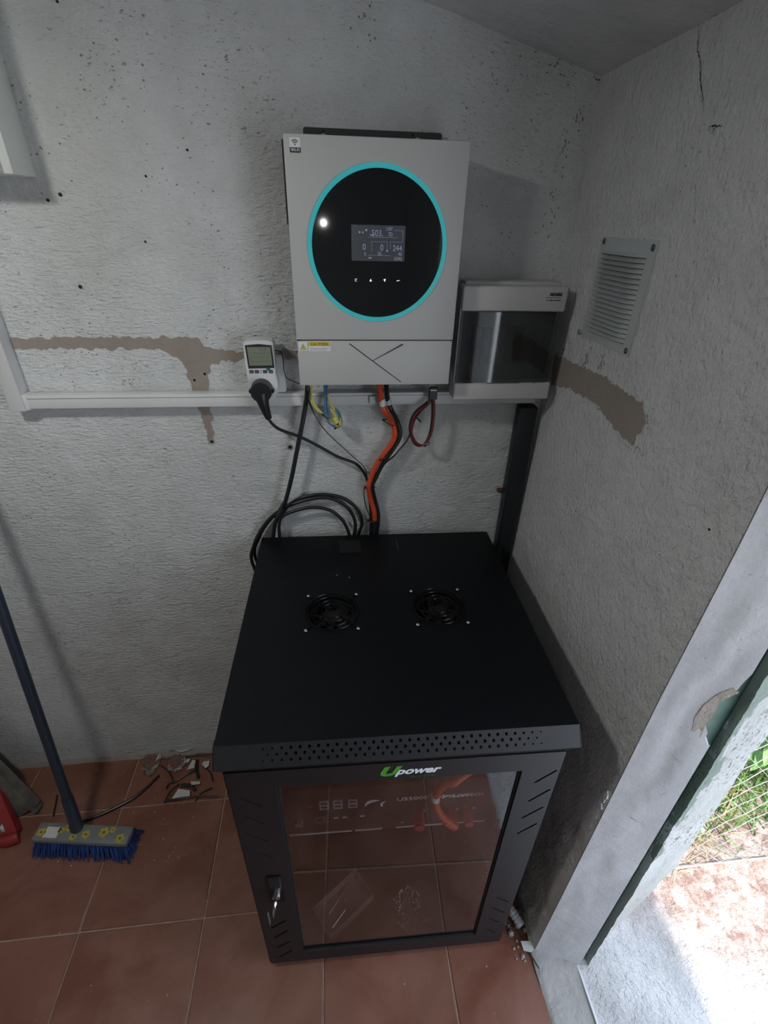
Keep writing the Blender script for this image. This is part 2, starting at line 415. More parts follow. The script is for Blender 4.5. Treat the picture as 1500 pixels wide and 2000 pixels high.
for x, z, r, g in [(-0.0979, 1.3357, 0.0035, 1), (-0.0735, 1.3492, 0.0035, 1), (-0.0828, 1.1882, 0.0042, 1), (-0.2864, 1.5236, 0.0035, 0), (0.1007, 1.1695, 0.005, 1), (-0.2778, 1.6782, 0.0032, 0), (-0.3019, 1.6689, 0.0028, 0), (-0.0394, 1.7522, 0.0022, 0), (-0.1203, 1.7108, 0.002, 0), (-0.1443, 1.6051, 0.002, 0), (0.6601, 1.0499, 0.004, 1), (0.1048, 1.3034, 0.007, 1), (-0.2053, 1.9361, 0.002, 0)]:
    anchor(x, z, r, bool(g))
def crack(name, pts, wd, par, fn, seed=1):
    rnd = random.Random(seed); mb = MB(); P = smooth_path([Vector((p[0], p[1], 0)) for p in pts], 7)
    vs = []
    for i, p in enumerate(P):
        t = (P[min(i+1, len(P)-1)] - P[max(i-1, 0)]).normalized(); n = Vector((-t.y, t.x, 0)); h = wd*rnd.uniform(.25, 1)*math.sin(math.pi*min(1, max(.12, i/len(P)*1.0+.1)))
        j = n*rnd.uniform(-wd, wd)*.9
        vs.append((fn(*(p+n*h+j).xy), fn(*(p-n*h+j).xy)))
    pts3 = [q for v in vs for q in v]
    mb.poly(pts3, [(2*i, 2*i+1, 2*i+3, 2*i+2) for i in range(len(vs)-1)])
    obj(name, mb, M['hole'], par, False)

# --- right wall (leaning, uneven) with the door opening at its near end
def wall_off(y, z):
    a = .0012*noise.noise(Vector((y*9, z*9, 3))) + .004*noise.noise(Vector((y*2.2, z*1.6, 8)))
    if z < .85 and y < .45:
        k = min(1, (.85-z)/.25) * min(1, (.45-y)/.25)
        a += k*.007*noise.noise(Vector((y*16, z*13, 1))) + k*.004*noise.noise(Vector((y*40, z*40, 5)))
    return a
ny, nz = 90, 240
mb = MB(); pts = []; fc = []
for j in range(nz+1):
    z = 2.0*j/nz - .03
    for i in range(ny+1):
        y = -.025 + (YW+.02+.025)*i/ny
        e = min(1.0, i/3.0)
        pts.append((xr(z) - .0015 + wall_off(y, z)*e, y, z))
for j in range(nz):
    for i in range(ny):
        a = j*(ny+1)+i; fc.append((a, a+ny+1, a+ny+2, a+1))
mb.poly(pts, fc)
prof = [(.74, -.06), (.845, -.06), (.85, 0), (.895, .22), (.932, .42), (.936, 2.6), (.74, 2.6)]
mb.prism(prof, lambda a, b, t: (a, t, b), -.022, YW+.19)
mb.box(.715, .94, -.95, -.02, 1.86, 2.6); mb.box(.715, .94, -2.2, -.95, -.05, 2.6)
wall_right = struct('wall_right', mb, M['wall_side'])
wall_right.data.set_sharp_from_angle(angle=math.radians(50))
on_right = lambda off: (lambda a, b, q: (xr(b) - off - q, a, b))
rp = ragged([(0.6187, 1.3936), (0.5438, 1.3989), (0.4721, 1.4028), (0.3889, 1.4076), (0.3391, 1.4035), (0.2777, 1.4010), (0.2267, 1.3976), (0.2261, 1.3697), (0.2354, 1.3330), (0.2630, 1.3292), (0.3119, 1.3373), (0.3752, 1.3530), (0.4452, 1.3534), (0.5154, 1.3463), (0.5906, 1.3300)], .005, .004, 4)
obj('mortar_patch', plate(rp, [], on_right(.0045), .0, -.006), M['mortar'], wall_right, False)
for y, z, r, g in [(0.3730, 1.3527, 0.0055, 1), (0.1778, 1.7568, 0.009, 0), (0.1123, 1.3423, 0.0028, 0), (0.5713, 1.4156, 0.0025, 0), (0.0250, 1.2935, 0.002, 0)]:
    anchor(y, z, r, bool(g), 'right')
    bpy.data.objects[-1] if False else None
crack('crack', [(0.3532, 1.8866), (0.3428, 1.8589), (0.3300, 1.8433), (0.3176, 1.8202), (0.2996, 1.7960), (0.2900, 1.7742)], .0011, wall_right, lambda a, b: (xr(b)-.0045, a, b))
crack('crack', [(0.2760, 1.7665), (0.2631, 1.7664), (0.2444, 1.7630)], .0011, wall_right, lambda a, b: (xr(b)-.0045, a, b), 3)
crack('crack', [(0.3528, 1.8880), (0.3243, 1.8865), (0.2973, 1.8878)], .0011, wall_right, lambda a, b: (xr(b)-.0045, a, b), 4)
crack('crack', [(0.6307, 1.9127), (0.6564, 1.9050), (0.6797, 1.8963), (0.6981, 1.8929)], .0016, wall_back, lambda a, b: (a, YW-.001, b), 5)
crack('crack', [(0.6962, 1.8928), (0.7187, 1.8966), (0.7095, 1.8792), (0.6965, 1.8914)], .0016, wall_back, lambda a, b: (a, YW-.001, b), 6)
# crumbling plaster at the foot of the right wall
for k, (poly, t) in enumerate([
    ([(0.0144, 0.8323), (0.0066, 0.8543), (-0.0116, 0.8530), (-0.0138, 0.7979), (-0.0143, 0.7497), (-0.0136, 0.7229), (0.0040, 0.7690), (0.0142, 0.8014)], .003),
    ([(0.0353, 0.6367), (0.0184, 0.6756), (0.0147, 0.6999), (-0.0108, 0.6916), (-0.0196, 0.6382), (-0.0131, 0.5785), (0.0273, 0.5430)], .005),
    ([(-0.0079, 0.7041), (-0.0200, 0.7325), (-0.0217, 0.6793), (-0.0122, 0.6669)], .007),
    ([(0.0515, 0.8995), (0.0342, 0.9325), (0.0104, 0.9110), (0.0280, 0.8800)], .003)]):
    obj('plaster_flake', plate(ragged(poly, .008, .004, 20+k), [], on_right(0), t, -.004), M['wall_side'], wall_right, False)


# --- clusters of small pits and mould specks on the plaster
def specks(name, par, fn, clusters, seed):
    rr = random.Random(seed); mb = MB()
    for (cx, cz, sx, sz, n, s, st) in clusters:
        for k in range(n):
            x = cx+rr.gauss(0, sx); z = cz+rr.gauss(0, sz); a = s*rr.uniform(.35, 1.2); th = rr.uniform(-.5, .5); P = []
            for q in range(7):
                t = 2*math.pi*q/7; u = a*rr.uniform(.6, 1.1)*math.cos(t)/math.sqrt(st); v = a*rr.uniform(.6, 1.1)*math.sin(t)*math.sqrt(st)
                P.append(fn(x+u*math.cos(th)-v*math.sin(th), z+u*math.sin(th)+v*math.cos(th)))
            mb.poly(P, [tuple(range(7))])
    o = obj(name, mb, M['speck'], par, False); o['kind'] = 'stuff'
M['speck'] = simple('dark_mould_speck', (.24, .23, .21), .95, var=.5, nscale=300)
specks('speck', wall_back, lambda a, b: (a, YW-.0006, b), [(*c, sx, sz, n, s, st) for c, (sx, sz, n, s, st) in zip([(0.5792, 1.2249), (0.6314, 1.1476), (0.4379, 1.0494), (0.6640, 1.7455), (0.6621, 1.6682), (0.6854, 1.8237), (0.2880, 1.9388), (0.0863, 1.3823), (0.1517, 1.5286), (-0.2990, 1.3939), (-0.2498, 1.3389), (-0.3517, 1.3171), (-0.4756, 1.0863), (-0.3430, 0.9237), (-0.6043, 0.5758), (-0.4032, 0.6994), (-0.3125, 0.4406), (-0.3469, 0.8234), (0.0265, 1.5272), (0.4977, 1.7404), (0.6329, 1.9025), (-0.1524, 1.8314), (-0.0619, 1.7078), (0.2017, 1.0867), (-0.2975, 1.7744)],
 [(.018,.012,26,.0016,.6),(.014,.01,18,.0016,.5),(.02,.02,26,.0018,.5),(.008,.04,22,.002,2),(.01,.03,18,.002,2),(.006,.015,14,.0025,2),(.012,.02,16,.002,1),(.02,.02,20,.002,.5),(.03,.03,26,.002,1),(.02,.02,18,.0018,.5),(.02,.02,20,.0018,.5),(.02,.02,16,.0016,.5),(.03,.02,26,.002,.4),(.03,.02,26,.002,.4),(.03,.02,20,.002,.5),(.03,.02,20,.002,.4),(.03,.03,22,.002,.5),(.03,.02,18,.002,.4),(.04,.04,30,.0016,1),(.03,.05,24,.0014,1),(.03,.02,30,.0022,.6),(.03,.03,26,.0022,.8),(.04,.03,24,.0016,.6),(.04,.03,24,.0016,.6),(.03,.06,24,.002,1)])], 5)
specks('speck', wall_right, lambda a, b: (xr(b)-.0048, a, b), [(*c, sx, sz, n, s, st) for c, (sx, sz, n, s, st) in zip([(0.4599, 1.4222), (0.4021, 1.4245), (0.4009, 1.3924), (0.3434, 1.3946), (0.2688, 1.3994), (0.4445, 1.1265), (0.3692, 1.1359), (0.3843, 1.0945), (0.3402, 1.2463), (0.2746, 1.7658), (0.2613, 1.6028), (0.2376, 1.3283), (0.4452, 1.3534), (0.2203, 1.3807)],
 [(.004,.012,16,.0022,3),(.004,.014,20,.0024,3),(.012,.012,24,.0018,3),(.012,.012,22,.0016,2),(.012,.008,16,.0016,1),(.02,.02,30,.0014,1),(.02,.02,26,.0014,1),(.015,.03,26,.0014,1),(.03,.03,20,.0012,1),(.02,.02,14,.0016,1),(.06,.06,16,.0014,1),(.012,.006,24,.0016,1),(.02,.01,26,.0014,1),(.006,.016,26,.0016,1)])], 6)

# --- reveal of the door: smooth plaster strip, green steel frame, rough outer jamb
A2 = Vector((.794, -.066))
def smax(z):
    T = [(.93, 1.0), (.946, .87), (.961, .88), (.975, .78), (1.0, .77), (1.03, .77), (1.045, .85), (1.061, .93), (1.078, .95), (1.1, 1.0), (9, 1.0)]
    if z <= .93: return 1.0
    for (a, b), (c, d) in zip(T, T[1:]):
        if z <= c: return b + (d-b)*(z-a)/(c-a)
    return 1.0
def rev(s, z, off=0.0):
    a = Vector((xr(z)-.001, -.026)); p = a + (A2-a)*s
    n = Vector((-(A2-a).y, (A2-a).x)).normalized() * -1
    return (p.x + n.x*off, p.y + n.y*off, z)
mb = MB(); pts = []; fc = []; ns = 12; nz = 200; zt = 1.9
for j in range(nz+1):
    z = -.02 + zt*j/nz
    sm = smax(z) + .02*noise.noise(Vector((0, z*30, 0))) * (1 if .93 < z < 1.1 else .3)
    for i in range(ns+1):
        s = sm*i/ns; e = math.sin(math.pi*i/ns)
        pts.append(rev(s, z, .0030*noise.noise(Vector((s*3, z*7, 2)))*e + .0012*noise.noise(Vector((s*12, z*30, 2)))*e + .001))
    pts.append(rev(sm, z, -.016)); pts.append(rev(0, z, -.02))
W_ = ns+3
for j in range(nz):
    for i in range(ns+1): a = j*W_+i; fc.append((a, a+1, a+W_+1, a+W_))
    a = j*W_; fc.append((a+ns+2, a, a+W_, a+W_+ns+2))
mb.poly(pts, fc)
obj('door_reveal', mb, M['reveal'], wall_right)
crack('crack', [(0.3653, 0.6905), (0.6094, 0.6803), (0.7857, 0.6732)], .0008, wall_right, lambda s, z: rev(s, z, .0038), 8)
crack('crack', [(0.5020, 0.8948), (0.6564, 0.8811), (0.7696, 0.8724)], .0005, wall_right, lambda s, z: rev(s, z, .0038), 9)
crack('crack', [(0.7696, 0.9053), (0.7479, 0.8713)], .0005, wall_right, lambda s, z: rev(s, z, .0038), 10)
crack('crack', [(0.0332, 0.2196), (0.3166, 0.2079), (0.4347, 0.1955)], .0008, wall_right, lambda s, z: rev(s, z, .0038), 11)
brk = [(0.6472, 0.9564), (0.5942, 0.9862), (0.6238, 1.0183), (0.7034, 1.0430), (0.8543, 1.0664), (0.9730, 1.0598), (0.8641, 1.0438), (0.7976, 1.0293), (0.8086, 1.0006), (0.7911, 0.9746), (0.8162, 0.9445)]
obj('mortar_patch', plate(ragged(brk, .005, .002, 12), [], lambda a, b, q: rev(a, b, q), .0016, -.001), M['broken'], wall_right, False)
mb = MB(); mb.box(.770, .8245, -.049, -.036, -.02, 1.86); mb.box(.7950, .7985, -.064, -.04, -.02, .93)
mb.box(.770, .8245, -.93, -.049, 1.846, 1.86)
door_frame = struct('door_1', mb, M['green_metal'])
# outer jamb
def jout(z):
    T = [(-.06, .85), (0, .858), (.22, .903), (.42, .940), (3, .945)]
    for (a, b), (c, d) in zip(T, T[1:]):
        if z <= c: return b + (d-b)*(z-a)/(c-a)
mb = MB(); pts = []; fc = []; ns = 24; nz = 220
for j in range(nz+1):
    z = -.04 + 1.9*j/nz
    pts.append((.8225, -.040, z))
    for i in range(ns+1):
        s = i/ns; x = .8225 + (jout(z)-.8225)*s; y = -.066 + .033*s + .0025*noise.noise(Vector((x*25, z*22, 4))) + .0012*noise.noise(Vector((x*80, z*80, 4)))
        if i == ns: x += .004*noise.noise(Vector((1, z*20, 4)))
        pts.append((x, y, z))
    pts.append((jout(z)-.006, -.015, z))
W_ = ns+3
for j in range(nz):
    for i in range(ns+2): a = j*W_+i; fc.append((a, a+1, a+W_+1, a+W_))
mb.poly(pts, fc)
obj('outer_jamb', mb, M['jamb'], wall_right)
# --- other walls, ceiling, floor
struct('wall_left', MB().box(-2.0, -1.82, -2.2, YW+.2, -.05, 2.7), M['wall_back'])
struct('wall_front', MB().box(-2.0, .94, -2.34, -2.14, -.05, 2.7), M['wall_back'])
mb = MB(); pts = []; fc = []; n1, n2 = 90, 90
for j in range(n2+1):
    y = -2.3 + (YW+.05+2.3)*j/n2
    for i in range(n1+1):
        x = -1.95 + (1.10+1.95)*i/n1
        pts.append((x, y, ceil_z(x) + .004*noise.noise(Vector((x*5, y*5, 0)))))
k0 = len(pts)
for j in range(n2):
    for i in range(n1): a = j*(n1+1)+i; fc.append((a, a+1, a+n1+2, a+n1+1))
mb.poly(pts, fc); mb.prism([(-2.0, 0), (1.1, 0), (1.1, .1), (-2.0, .1)], lambda a, b, t: (a, t, ceil_z(a)+.012+b), -2.35, YW+.2)
struct('ceiling', mb, M['ceiling'])

T = 0.32421; TX = -0.51418; TY = 0.13032
floor = struct('floor', MB().box(-1.9, .79, -2.2, YW+.05, -.08, -.0028), M['grout'])
tile_full = None; g = .0022
for k in range(-5, 4):
    for m in range(-7, 2):
        x0 = max(TX+k*T, -1.82); x1 = TX+(k+1)*T; y0 = TY+m*T; y1 = TY+(m+1)*T
        if x1 < -1.8: continue
        x1c = min(x1, .684 + .0) ; y1c = min(y1, YW-.006)
        if y1c-y0 < .02 or x1c-x0 < .02: continue
        full = abs(x1c-x1) < 1e-6 and abs(y1c-y1) < 1e-6 and abs(x0-(TX+k*T)) < 1e-6
        cx, cy = (x0+x1c)/2, (y0+y1c)/2
        if full and tile_full is not None: o = bpy.data.objects.new('tile', tile_full); C.objects.link(o)
        else:
            b = MB().box(x0-cx+g, x1c-cx-g, y0-cy+g, y1c-cy-g, -.009, 0, .0016)
            o = obj('tile', b, M['tile'], None, True)
            if full: tile_full = o.data
        o.parent = floor; o.location = (cx, cy, random.uniform(-.0004, .0004))
mb = MB()
for lo, hi, yy in ((-1.8, -.02, YW),):
    P = []; n = 120
    for i in range(n+1):
        x = lo + (hi-lo)*i/n; h = .010+.006*noise.noise(Vector((x*8, 0, 0))); d = .013+.007*noise.noise(Vector((x*11, 4, 0)))
        P += [(x, yy+.01, h+.01), (x, yy-.001, h), (x, yy-d*.6, .006), (x, yy-d, -.002)]
    mb.poly(P, [(4*i+q, 4*i+q+4, 4*i+q+5, 4*i+q+1) for i in range(n) for q in range(3)])
struct('trim_1', mb, M['mortar'])

# threshold: cement strip between the tiles and the yard
mb = MB(); pts = []; fc = []; nx, nyy = 16, 90
for j in range(nyy+1):
    y = -.97 + (.97+.05)*j/nyy
    for i in range(nx+1):
        x = .679 + .113*i/nx
        h = .0025 + .003*noise.noise(Vector((x*18, y*14, 0))) + (.016*max(0, (y+.13)/.15)**1.5 if y > -.13 else 0)
        pts.append((x + (.006*noise.noise(Vector((0, y*9, 3))) if i == 0 else 0), y, h if 0 < i else h-.003))
for j in range(nyy):
    for i in range(nx): a = j*(nx+1)+i; fc.append((a, a+1, a+nx+2, a+nx+1))
mb.poly(pts, fc)
mb.box(.66, .79, -.97, .02, -.07, -.004)
threshold = struct('trim_2', mb, M['cement'])
struct('trim_3', MB().box(.786, .792, -.97, -.066, -.05, .007, .001), M['white'])

# ================================================================== YARD
def ground_mat():
    m, nt, bs = new_mat('yard_ground'); v = mapping(nt)
    t = nt.nodes.new('ShaderNodeTexCoord'); s = nt.nodes.new('ShaderNodeSeparateXYZ'); nt.links.new(t.outputs['Object'], s.inputs[0])
    big = tex_noise(nt, v, 3.0, 5, .6)
    d = math_n(nt, 'ADD', math_n(nt, 'MULTIPLY', s.outputs['Y'], 1.0), math_n(nt, 'MULTIPLY', s.outputs['X'], .62))
    f = ramp(nt, math_n(nt, 'ADD', d, math_n(nt, 'MULTIPLY', big, .3)), .72, .90)
    conc = mixc(nt, ramp(nt, tex_noise(nt, v, 9, 5), .35, .65), (.50, .50, .50), (.68, .68, .68))
    soil = mixc(nt, ramp(nt, tex_noise(nt, v, 26, 6, .7), .38, .62), (.24, .16, .13), (.54, .45, .41))
    nt.links.new(mixc(nt, f, conc, soil), bs.inputs['Base Color']); bs.inputs['Roughness'].default_value = .95
    p = bump(nt, bs, tex_noise(nt, v, 30, 6, .65), .9, .022)
    bump(nt, bs, tex_noise(nt, v, 110, 4, .6), .8, .008, p)
    return m
gm = ground_mat()
mb = MB(); pts = []; fc = []; nx, nyy = 210, 230
for j in range(nyy+1):
    y = -1.4 + 3.6*j/nyy
    for i in range(nx+1):
        x = .792 + 2.6*(i/nx)**1.25
        k = min(1, max(0, (x-.83)/.35)); far = min(1, max(0, (x*.62+y-.75)/.3))
        h = -.006 - .012*k + k*(.018*noise.noise(Vector((x*4, y*4, 0))) + .010*noise.noise(Vector((x*13, y*13, 2))) + far*.012*noise.noise(Vector((x*34, y*34, 5))) + (1-far)*.004*noise.noise(Vector((x*30, y*60, 5))))
        if y > .2: h += (y-.2)*.10
        if y > -.01 and x < .84: h = -.03
        pts.append((x, y, h))
for j in range(nyy):
    for i in range(nx): a = j*(nx+1)+i; fc.append((a, a+1, a+nx+2, a+nx+1))
mb.poly(pts, fc)
yard = struct('ground', mb, gm)
struct('wall_far', MB().box(-.4, 4.2, 2.6, 2.8, -.1, 1.3), M['jamb'])
rnd = random.Random(3)
def blade(mb, x, y, z, h, lean, az, wd):
    p = []; n = 4
    for i in range(n+1):
        t = i/n; q = lean*t*t; w_ = wd*(1-t)*(.6+.4*min(1, t*4)) + .0002
        c = Vector((x+math.cos(az)*q, y+math.sin(az)*q, z+h*t*(1-.25*t*abs(lean)/max(h, .01)))); s = Vector((-math.sin(az), math.cos(az), 0))*w_
        p += [c-s, c+s]
    mb.poly(p, [(2*i, 2*i+1, 2*i+3, 2*i+2) for i in range(n)])
mb = MB(); mb2 = MB()
for k in range(5200):
    x = rnd.uniform(1.05, 3.0); y = .19 + abs(rnd.gauss(0, .42)) + .03*noise.noise(Vector((x*6, 0, 0)))
    (blade)(mb if rnd.random() < .72 else mb2, x, y, (y-.2)*.10-.02, rnd.uniform(.05, .18), rnd.uniform(-.02, .14), rnd.uniform(0, 6.28), rnd.uniform(.002, .0045))
o = single('grass', mb, M['leaf'], 'green grass growing along the yard behind the wire fence', 'grass', smooth=False); o['kind'] = 'stuff'
o = single('straw', mb2, M['dry'], 'dry pale straw stalks mixed into the grass behind the fence', 'straw', smooth=False); o['kind'] = 'stuff'
mb = MB()
for k in range(160):
    blade(mb, 1.22+rnd.gauss(0, .05), .185+rnd.gauss(0, .035), -.03, rnd.uniform(.02, .10), rnd.uniform(.01, .10), rnd.uniform(0, 6.28), rnd.uniform(.0012, .0028))
single('dry_grass_tuft', mb, M['dry'], 'small orange brown tuft of dry grass beside the door jamb', 'grass', smooth=False)
PL = [(1.62, .36, .26, 'leafy weed with broad pale leaves nearest the fence'), (1.80, .50, .30, 'tall dark weed behind the fence at the right edge'), (1.48, .50, .22, 'low bushy weed behind the straw'),
      (2.02, .33, .24, 'broad leafed weed furthest right beyond the fence'), (1.30, .40, .16, 'small weed close beside the wall outside')]
for i, (x, y, h, lb) in enumerate(PL):
    mb = MB(); st = MB(); rr = random.Random(i)
    for k in range(26):
        az = rr.uniform(0, 6.28); hh = h*rr.uniform(.2, 1); L = rr.uniform(.05, .10); c = Vector((x+math.cos(az)*.02, y+math.sin(az)*.02, (y-.2)*.1+hh)); d = Vector((math.cos(az), math.sin(az), rr.uniform(-.3, .6))).normalized(); s = d.cross(Vector((0, 0, 1))).normalized(); wd = L*.22
        P = []
        for q in range(5):
            t = q/4; w_ = wd*math.sin(math.pi*min(.98, t*.92+.06)); cc = c+d*L*t+Vector((0, 0, -.25*L*t*t)); P += [cc-s*w_+Vector((0, 0, .15*w_)), cc, cc+s*w_+Vector((0, 0, .15*w_))]
        mb.poly(P, [f for q in range(4) for f in ((3*q, 3*q+1, 3*q+4, 3*q+3), (3*q+1, 3*q+2, 3*q+5, 3*q+4))])
    for k in range(5): st.tube([(x, y, (y-.2)*.1-.03), (x+rr.uniform(-.03, .03), y+rr.uniform(-.03, .03), (y-.2)*.1+h*rr.uniform(.6, 1))], .0025, 5, 1)
    t = thing('weed', lb, 'plant', (x, y, (y-.2)*.1-.02), 'weeds behind the fence')
    obj('foliage', mb, M['leafd'] if i % 2 else M['leaf'], t, False); obj('stem', st, M['leafd'], t)
# chain-link fence
fence = thing('wire_fence', 'galvanised diamond mesh wire fence with a straight bottom wire outside the door', 'fence', (.96, .11, 0))
def zig(ph):
    P = []; n = 34
    for i in range(n+1): P.append((((-1)**(i+ph))*.0195, .0015*(-1)**i, .030+.0395*i))
    return MB().tube(P, .0011, 5, 1)
zz = []
for ph in (0, 1):
    o = obj('wire', zig(ph), M['wire'], None); o.parent = fence; o.location = (.02+.0395*ph*1.0, 0, 0); zz.append(o)
for k in range(2, 50):
    o = zz[k % 2].copy(); C.objects.link(o); o.location = (.02+.039*k, 0, random.uniform(-.001, .001))
obj('bottom_wire', MB().tube([(.955, .11, .018), (1.3, .112, .021), (1.9, .108, .022), (2.95, .11, .02)], .0022, 6, 4), M['wire'], fence)
obj('top_wire', MB().tube([(.955, .11, 1.37), (2.95, .11, 1.37)], .0022, 6, 1), M['wire'], fence)
obj('post', MB().cyl((2.95, .11, -.05), (2.95, .11, 1.42), .02), M['alu'], fence)

# ================================================================== EQUIPMENT CABINET (local space, slightly turned)
CL = (.3, 0, 0); YAW = -0.022019
M['gloss'] = simple('gloss_black_wire', (.012, .012, .014), .12, .6)
cab = thing('rack_cabinet', 'black steel equipment cabinet with smoked glass door standing on the tiled floor', 'cabinet', CL, rz=YAW)
obj('side_panel', MB().box(-.3, -.2985, .006, CD, .022, .915), M['steel'], cab)
obj('side_panel', MB().box(.2985, .3, .006, CD, .022, .915), M['steel'], cab)
obj('back_panel', MB().box(-.2985, .2985, CD-.002, CD, .022, .915), M['steel'], cab)
obj('bottom_panel', MB().box(-.2985, .2985, .006, CD-.002, .022, .04), M['void'], cab)
for sx in (-1, 1):
    for yy in (.03, CD-.03): obj('foot', MB().cyl((sx*.27, yy, 0), (sx*.27, yy, .022), .018), M['black'], cab)
F1 = (-.116, .3005); F2 = (.1155, .304); FR = .052
holes = [circ(*F1, FR, 40), circ(*F2, FR, 40)]
top = obj('top_panel', plate(rrect(-.302, .302, 0, CD+.001, .003, 2), holes, XY, CH, CH-.012), M['steel'], cab)
obj('cable_entry', MB().box(-.10, -.045, .515, .57, CH, CH+.0012, .0004), M['void'], cab)
obj('scratch', MB().box(.049, .0505, .52, .572, CH, CH+.0003), M['rail'], cab)
for x, y in ((-.106, .427), (-.077, .416)): obj('rivet', MB().sphere((x, y, CH+.0002), .0028, (1, 1, .5), 10), M['rail'], cab)
for (fx, fy) in (F1, F2):
    fan = obj('fan', MB().box(fx-.058, fx+.058, fy-.058, fy+.058, CH-.045, CH-.040).ring((fx, fy, CH-.025), .055, .004, 36, 6, 'Z', sy=3), M['void'], cab)
    mb = MB(); mb.cyl((fx, fy, CH-.035), (fx, fy, CH-.014), .019, n=24)
    for k in range(7):
        a = 2*math.pi*k/7; b = MB().box(.018, .048, -.011, .011, -.0008, .0008, M=Matrix.Translation((fx, fy, CH-.024)) @ Matrix.Rotation(a, 4, 'Z') @ Matrix.Rotation(.6, 4, 'X'))
        me = bpy.data.meshes.new('t'); b.bm.to_mesh(me); b.bm.free(); mb.bm.from_mesh(me); bpy.data.meshes.remove(me)
    sub('impeller', mb, M['void'], fan, cab)
    gd = MB()
    for R in (.057, .0455, .034, .0225): gd.ring((fx, fy, CH+.0035), R, .00125, 48, 6, 'Z')
    for sx in (-1, 1):
        for sy in (-1, 1): gd.tube([(fx+sx*.014, fy+sy*.014, CH+.0022), (fx+sx*.050, fy+sy*.050, CH+.0022)], .0012, 6, 1).ring((fx+sx*.0535, fy+sy*.0535, CH+.0012), .0040, .0011, 14, 5, 'Z')
    obj('fan_guard', gd, M['gloss'], cab)
    for sx in (-1, 1):
        for sy in (-1, 1): obj('screw', MB().sphere((fx+sx*.0535, fy+sy*.0535, CH+.0015), .0042, (1, 1, .55), 12), M['chrome'], cab)
# perforated chevron lip
P0 = Vector((0, .927)); P1 = Vector((-.022, .897)); P2 = Vector((-.002, .861))
P0.y = CH
def slope(A, B):
    d = (B-A); n = Vector((-d.y, d.x)).normalized()
    if n.x > 0: n = -n
    return lambda a, b, t: (a, A.x+d.x*b - n.x*t, A.y+d.y*b - n.y*t)
hs = []
for r, fb in enumerate((.22, .47, .72)):
    for k in range(32 if r != 1 else 31):
        x = -.2245+.0148*k + (.0074 if r == 1 else 0)
        e = min(1, .45+min(x+.235, .24-x)*9); hs.append([(x+.0028*e*math.cos(a)*1.0, fb+.085*e*math.sin(a)) for a in [math.pi/3*q for q in range(6)]])
lip = obj('front_lip', plate([(-.303, 0), (.303, 0), (.3035, 1), (-.3035, 1)], hs, slope(P0, P1), 0, .0012), M['steel_d'], cab)
hs = []
for r, fb in enumerate((.25, .5, .75)):
    for k in range(40 if r != 1 else 39):
        x = -.22+.0113*k + (.0056 if r == 1 else 0); hs.append([(x+.0020*math.cos(a), fb+.07*math.sin(a)) for a in [math.pi/3*q for q in range(6)]])
obj('lower_lip', plate([(-.3035, 0), (.3035, 0), (.298, 1), (-.298, 1)], hs, slope(P1, P2), 0, .0012), M['steel'], cab)
for sx in (-1, 1):
    mb = MB().prism([(0, CH), (-.022, .897), (-.002, .861), (.012, .861), (.012, CH)], lambda a, b, t: (t, a, b), sx*.303, sx*.3015)
    obj('lip_end', mb, M['steel_d'], cab)
obj('lip_inner', MB().box(-.298, .298, .008, .010, .845, CH-.012), M['void'], cab)
# door
G = (-.2145, .2245, .084, .802)
SL = [((-.281, .776), (-.247, .749)), ((-.281, .720), (-.248, .687)), ((-.281, .656), (-.246, .624)), ((-.279, .590), (-.245, .563)),
      ((-.276, .237), (-.243, .269)), ((-.274, .182), (-.242, .216)), ((-.273, .124), (-.241, .153)), ((-.272, .066), (-.239, .100)),
      ((.256, .762), (.289, .795)), ((.255, .699), (.289, .734)), ((.253, .640), (.287, .673)), ((.253, .580), (.286, .613)),
      ((.251, .291), (.281, .264)), ((.247, .238), (.280, .206)), ((.248, .178), (.276, .151)), ((.248, .117), (.274, .090))]
door = obj('door', plate(rrect(-.296, .2965, .030, .852, .003, 2), [rect(*G)] + [slot(a, b, .0048) for a, b in SL], XZ, 0.0, .012), M['steel_d'], cab)
sub('bezel', plate(rect(G[0]-.001, G[1]+.001, G[2]-.001, G[3]+.001), [rect(G[0]+.004, G[1]-.004, G[2]+.004, G[3]-.004)], XZ, .0035, .006), M['void'], door, cab)
sub('glass_pane', MB().box(G[0]-.002, G[1]+.002, .006, .010, G[2]-.002, G[3]+.002), M['glass'], door, cab)
mb = MB().box(-.264, -.232, -.003, 0, .375, .490, .0015)
hd = sub('lock_plate', mb, M['steel'], door, cab)
sub('lock_recess', MB().box(-.259, -.238, -.0035, -.0028, .440, .485), M['void'], door, cab)
sub('lock_cylinder', MB().cyl((-.247, -.014, .421), (-.247, 0, .421), .0085, n=20), M['chrome'], door, cab)
sub('key', MB().box(-.2478, -.2462, -.030, -.012, .408, .432, .0004).ring((-.247, -.026, .426), .0075, .0022, 16, 6, 'X'), M['chrome'], door, cab, label='bright metal key in the door lock')
sub('key', MB().ring((-.252, -.028, .402), .012, .0009, 20, 5, 'X').box(-.2665, -.2652, -.030, -.022, .335, .385, .0004).sphere((-.266, -.026, .385), .004, (.4, 1, 1), 8), M['rail'], door, cab, label='spare key hanging on its ring')
text('door_print', 'U', .034, (-.022, -.0006, .8275), M['printg'], door, shear=.35, bold=.0022, sx=1.25)
text('door_print', 'power', .0265, (.031, -.0006, .8265), M['printw'], door, shear=.35, bold=.0009, sx=1.08)
text('door_print', 'ecoline', .0125, (.042, -.0006, .8105), M['printgd'], door, sx=1.25)
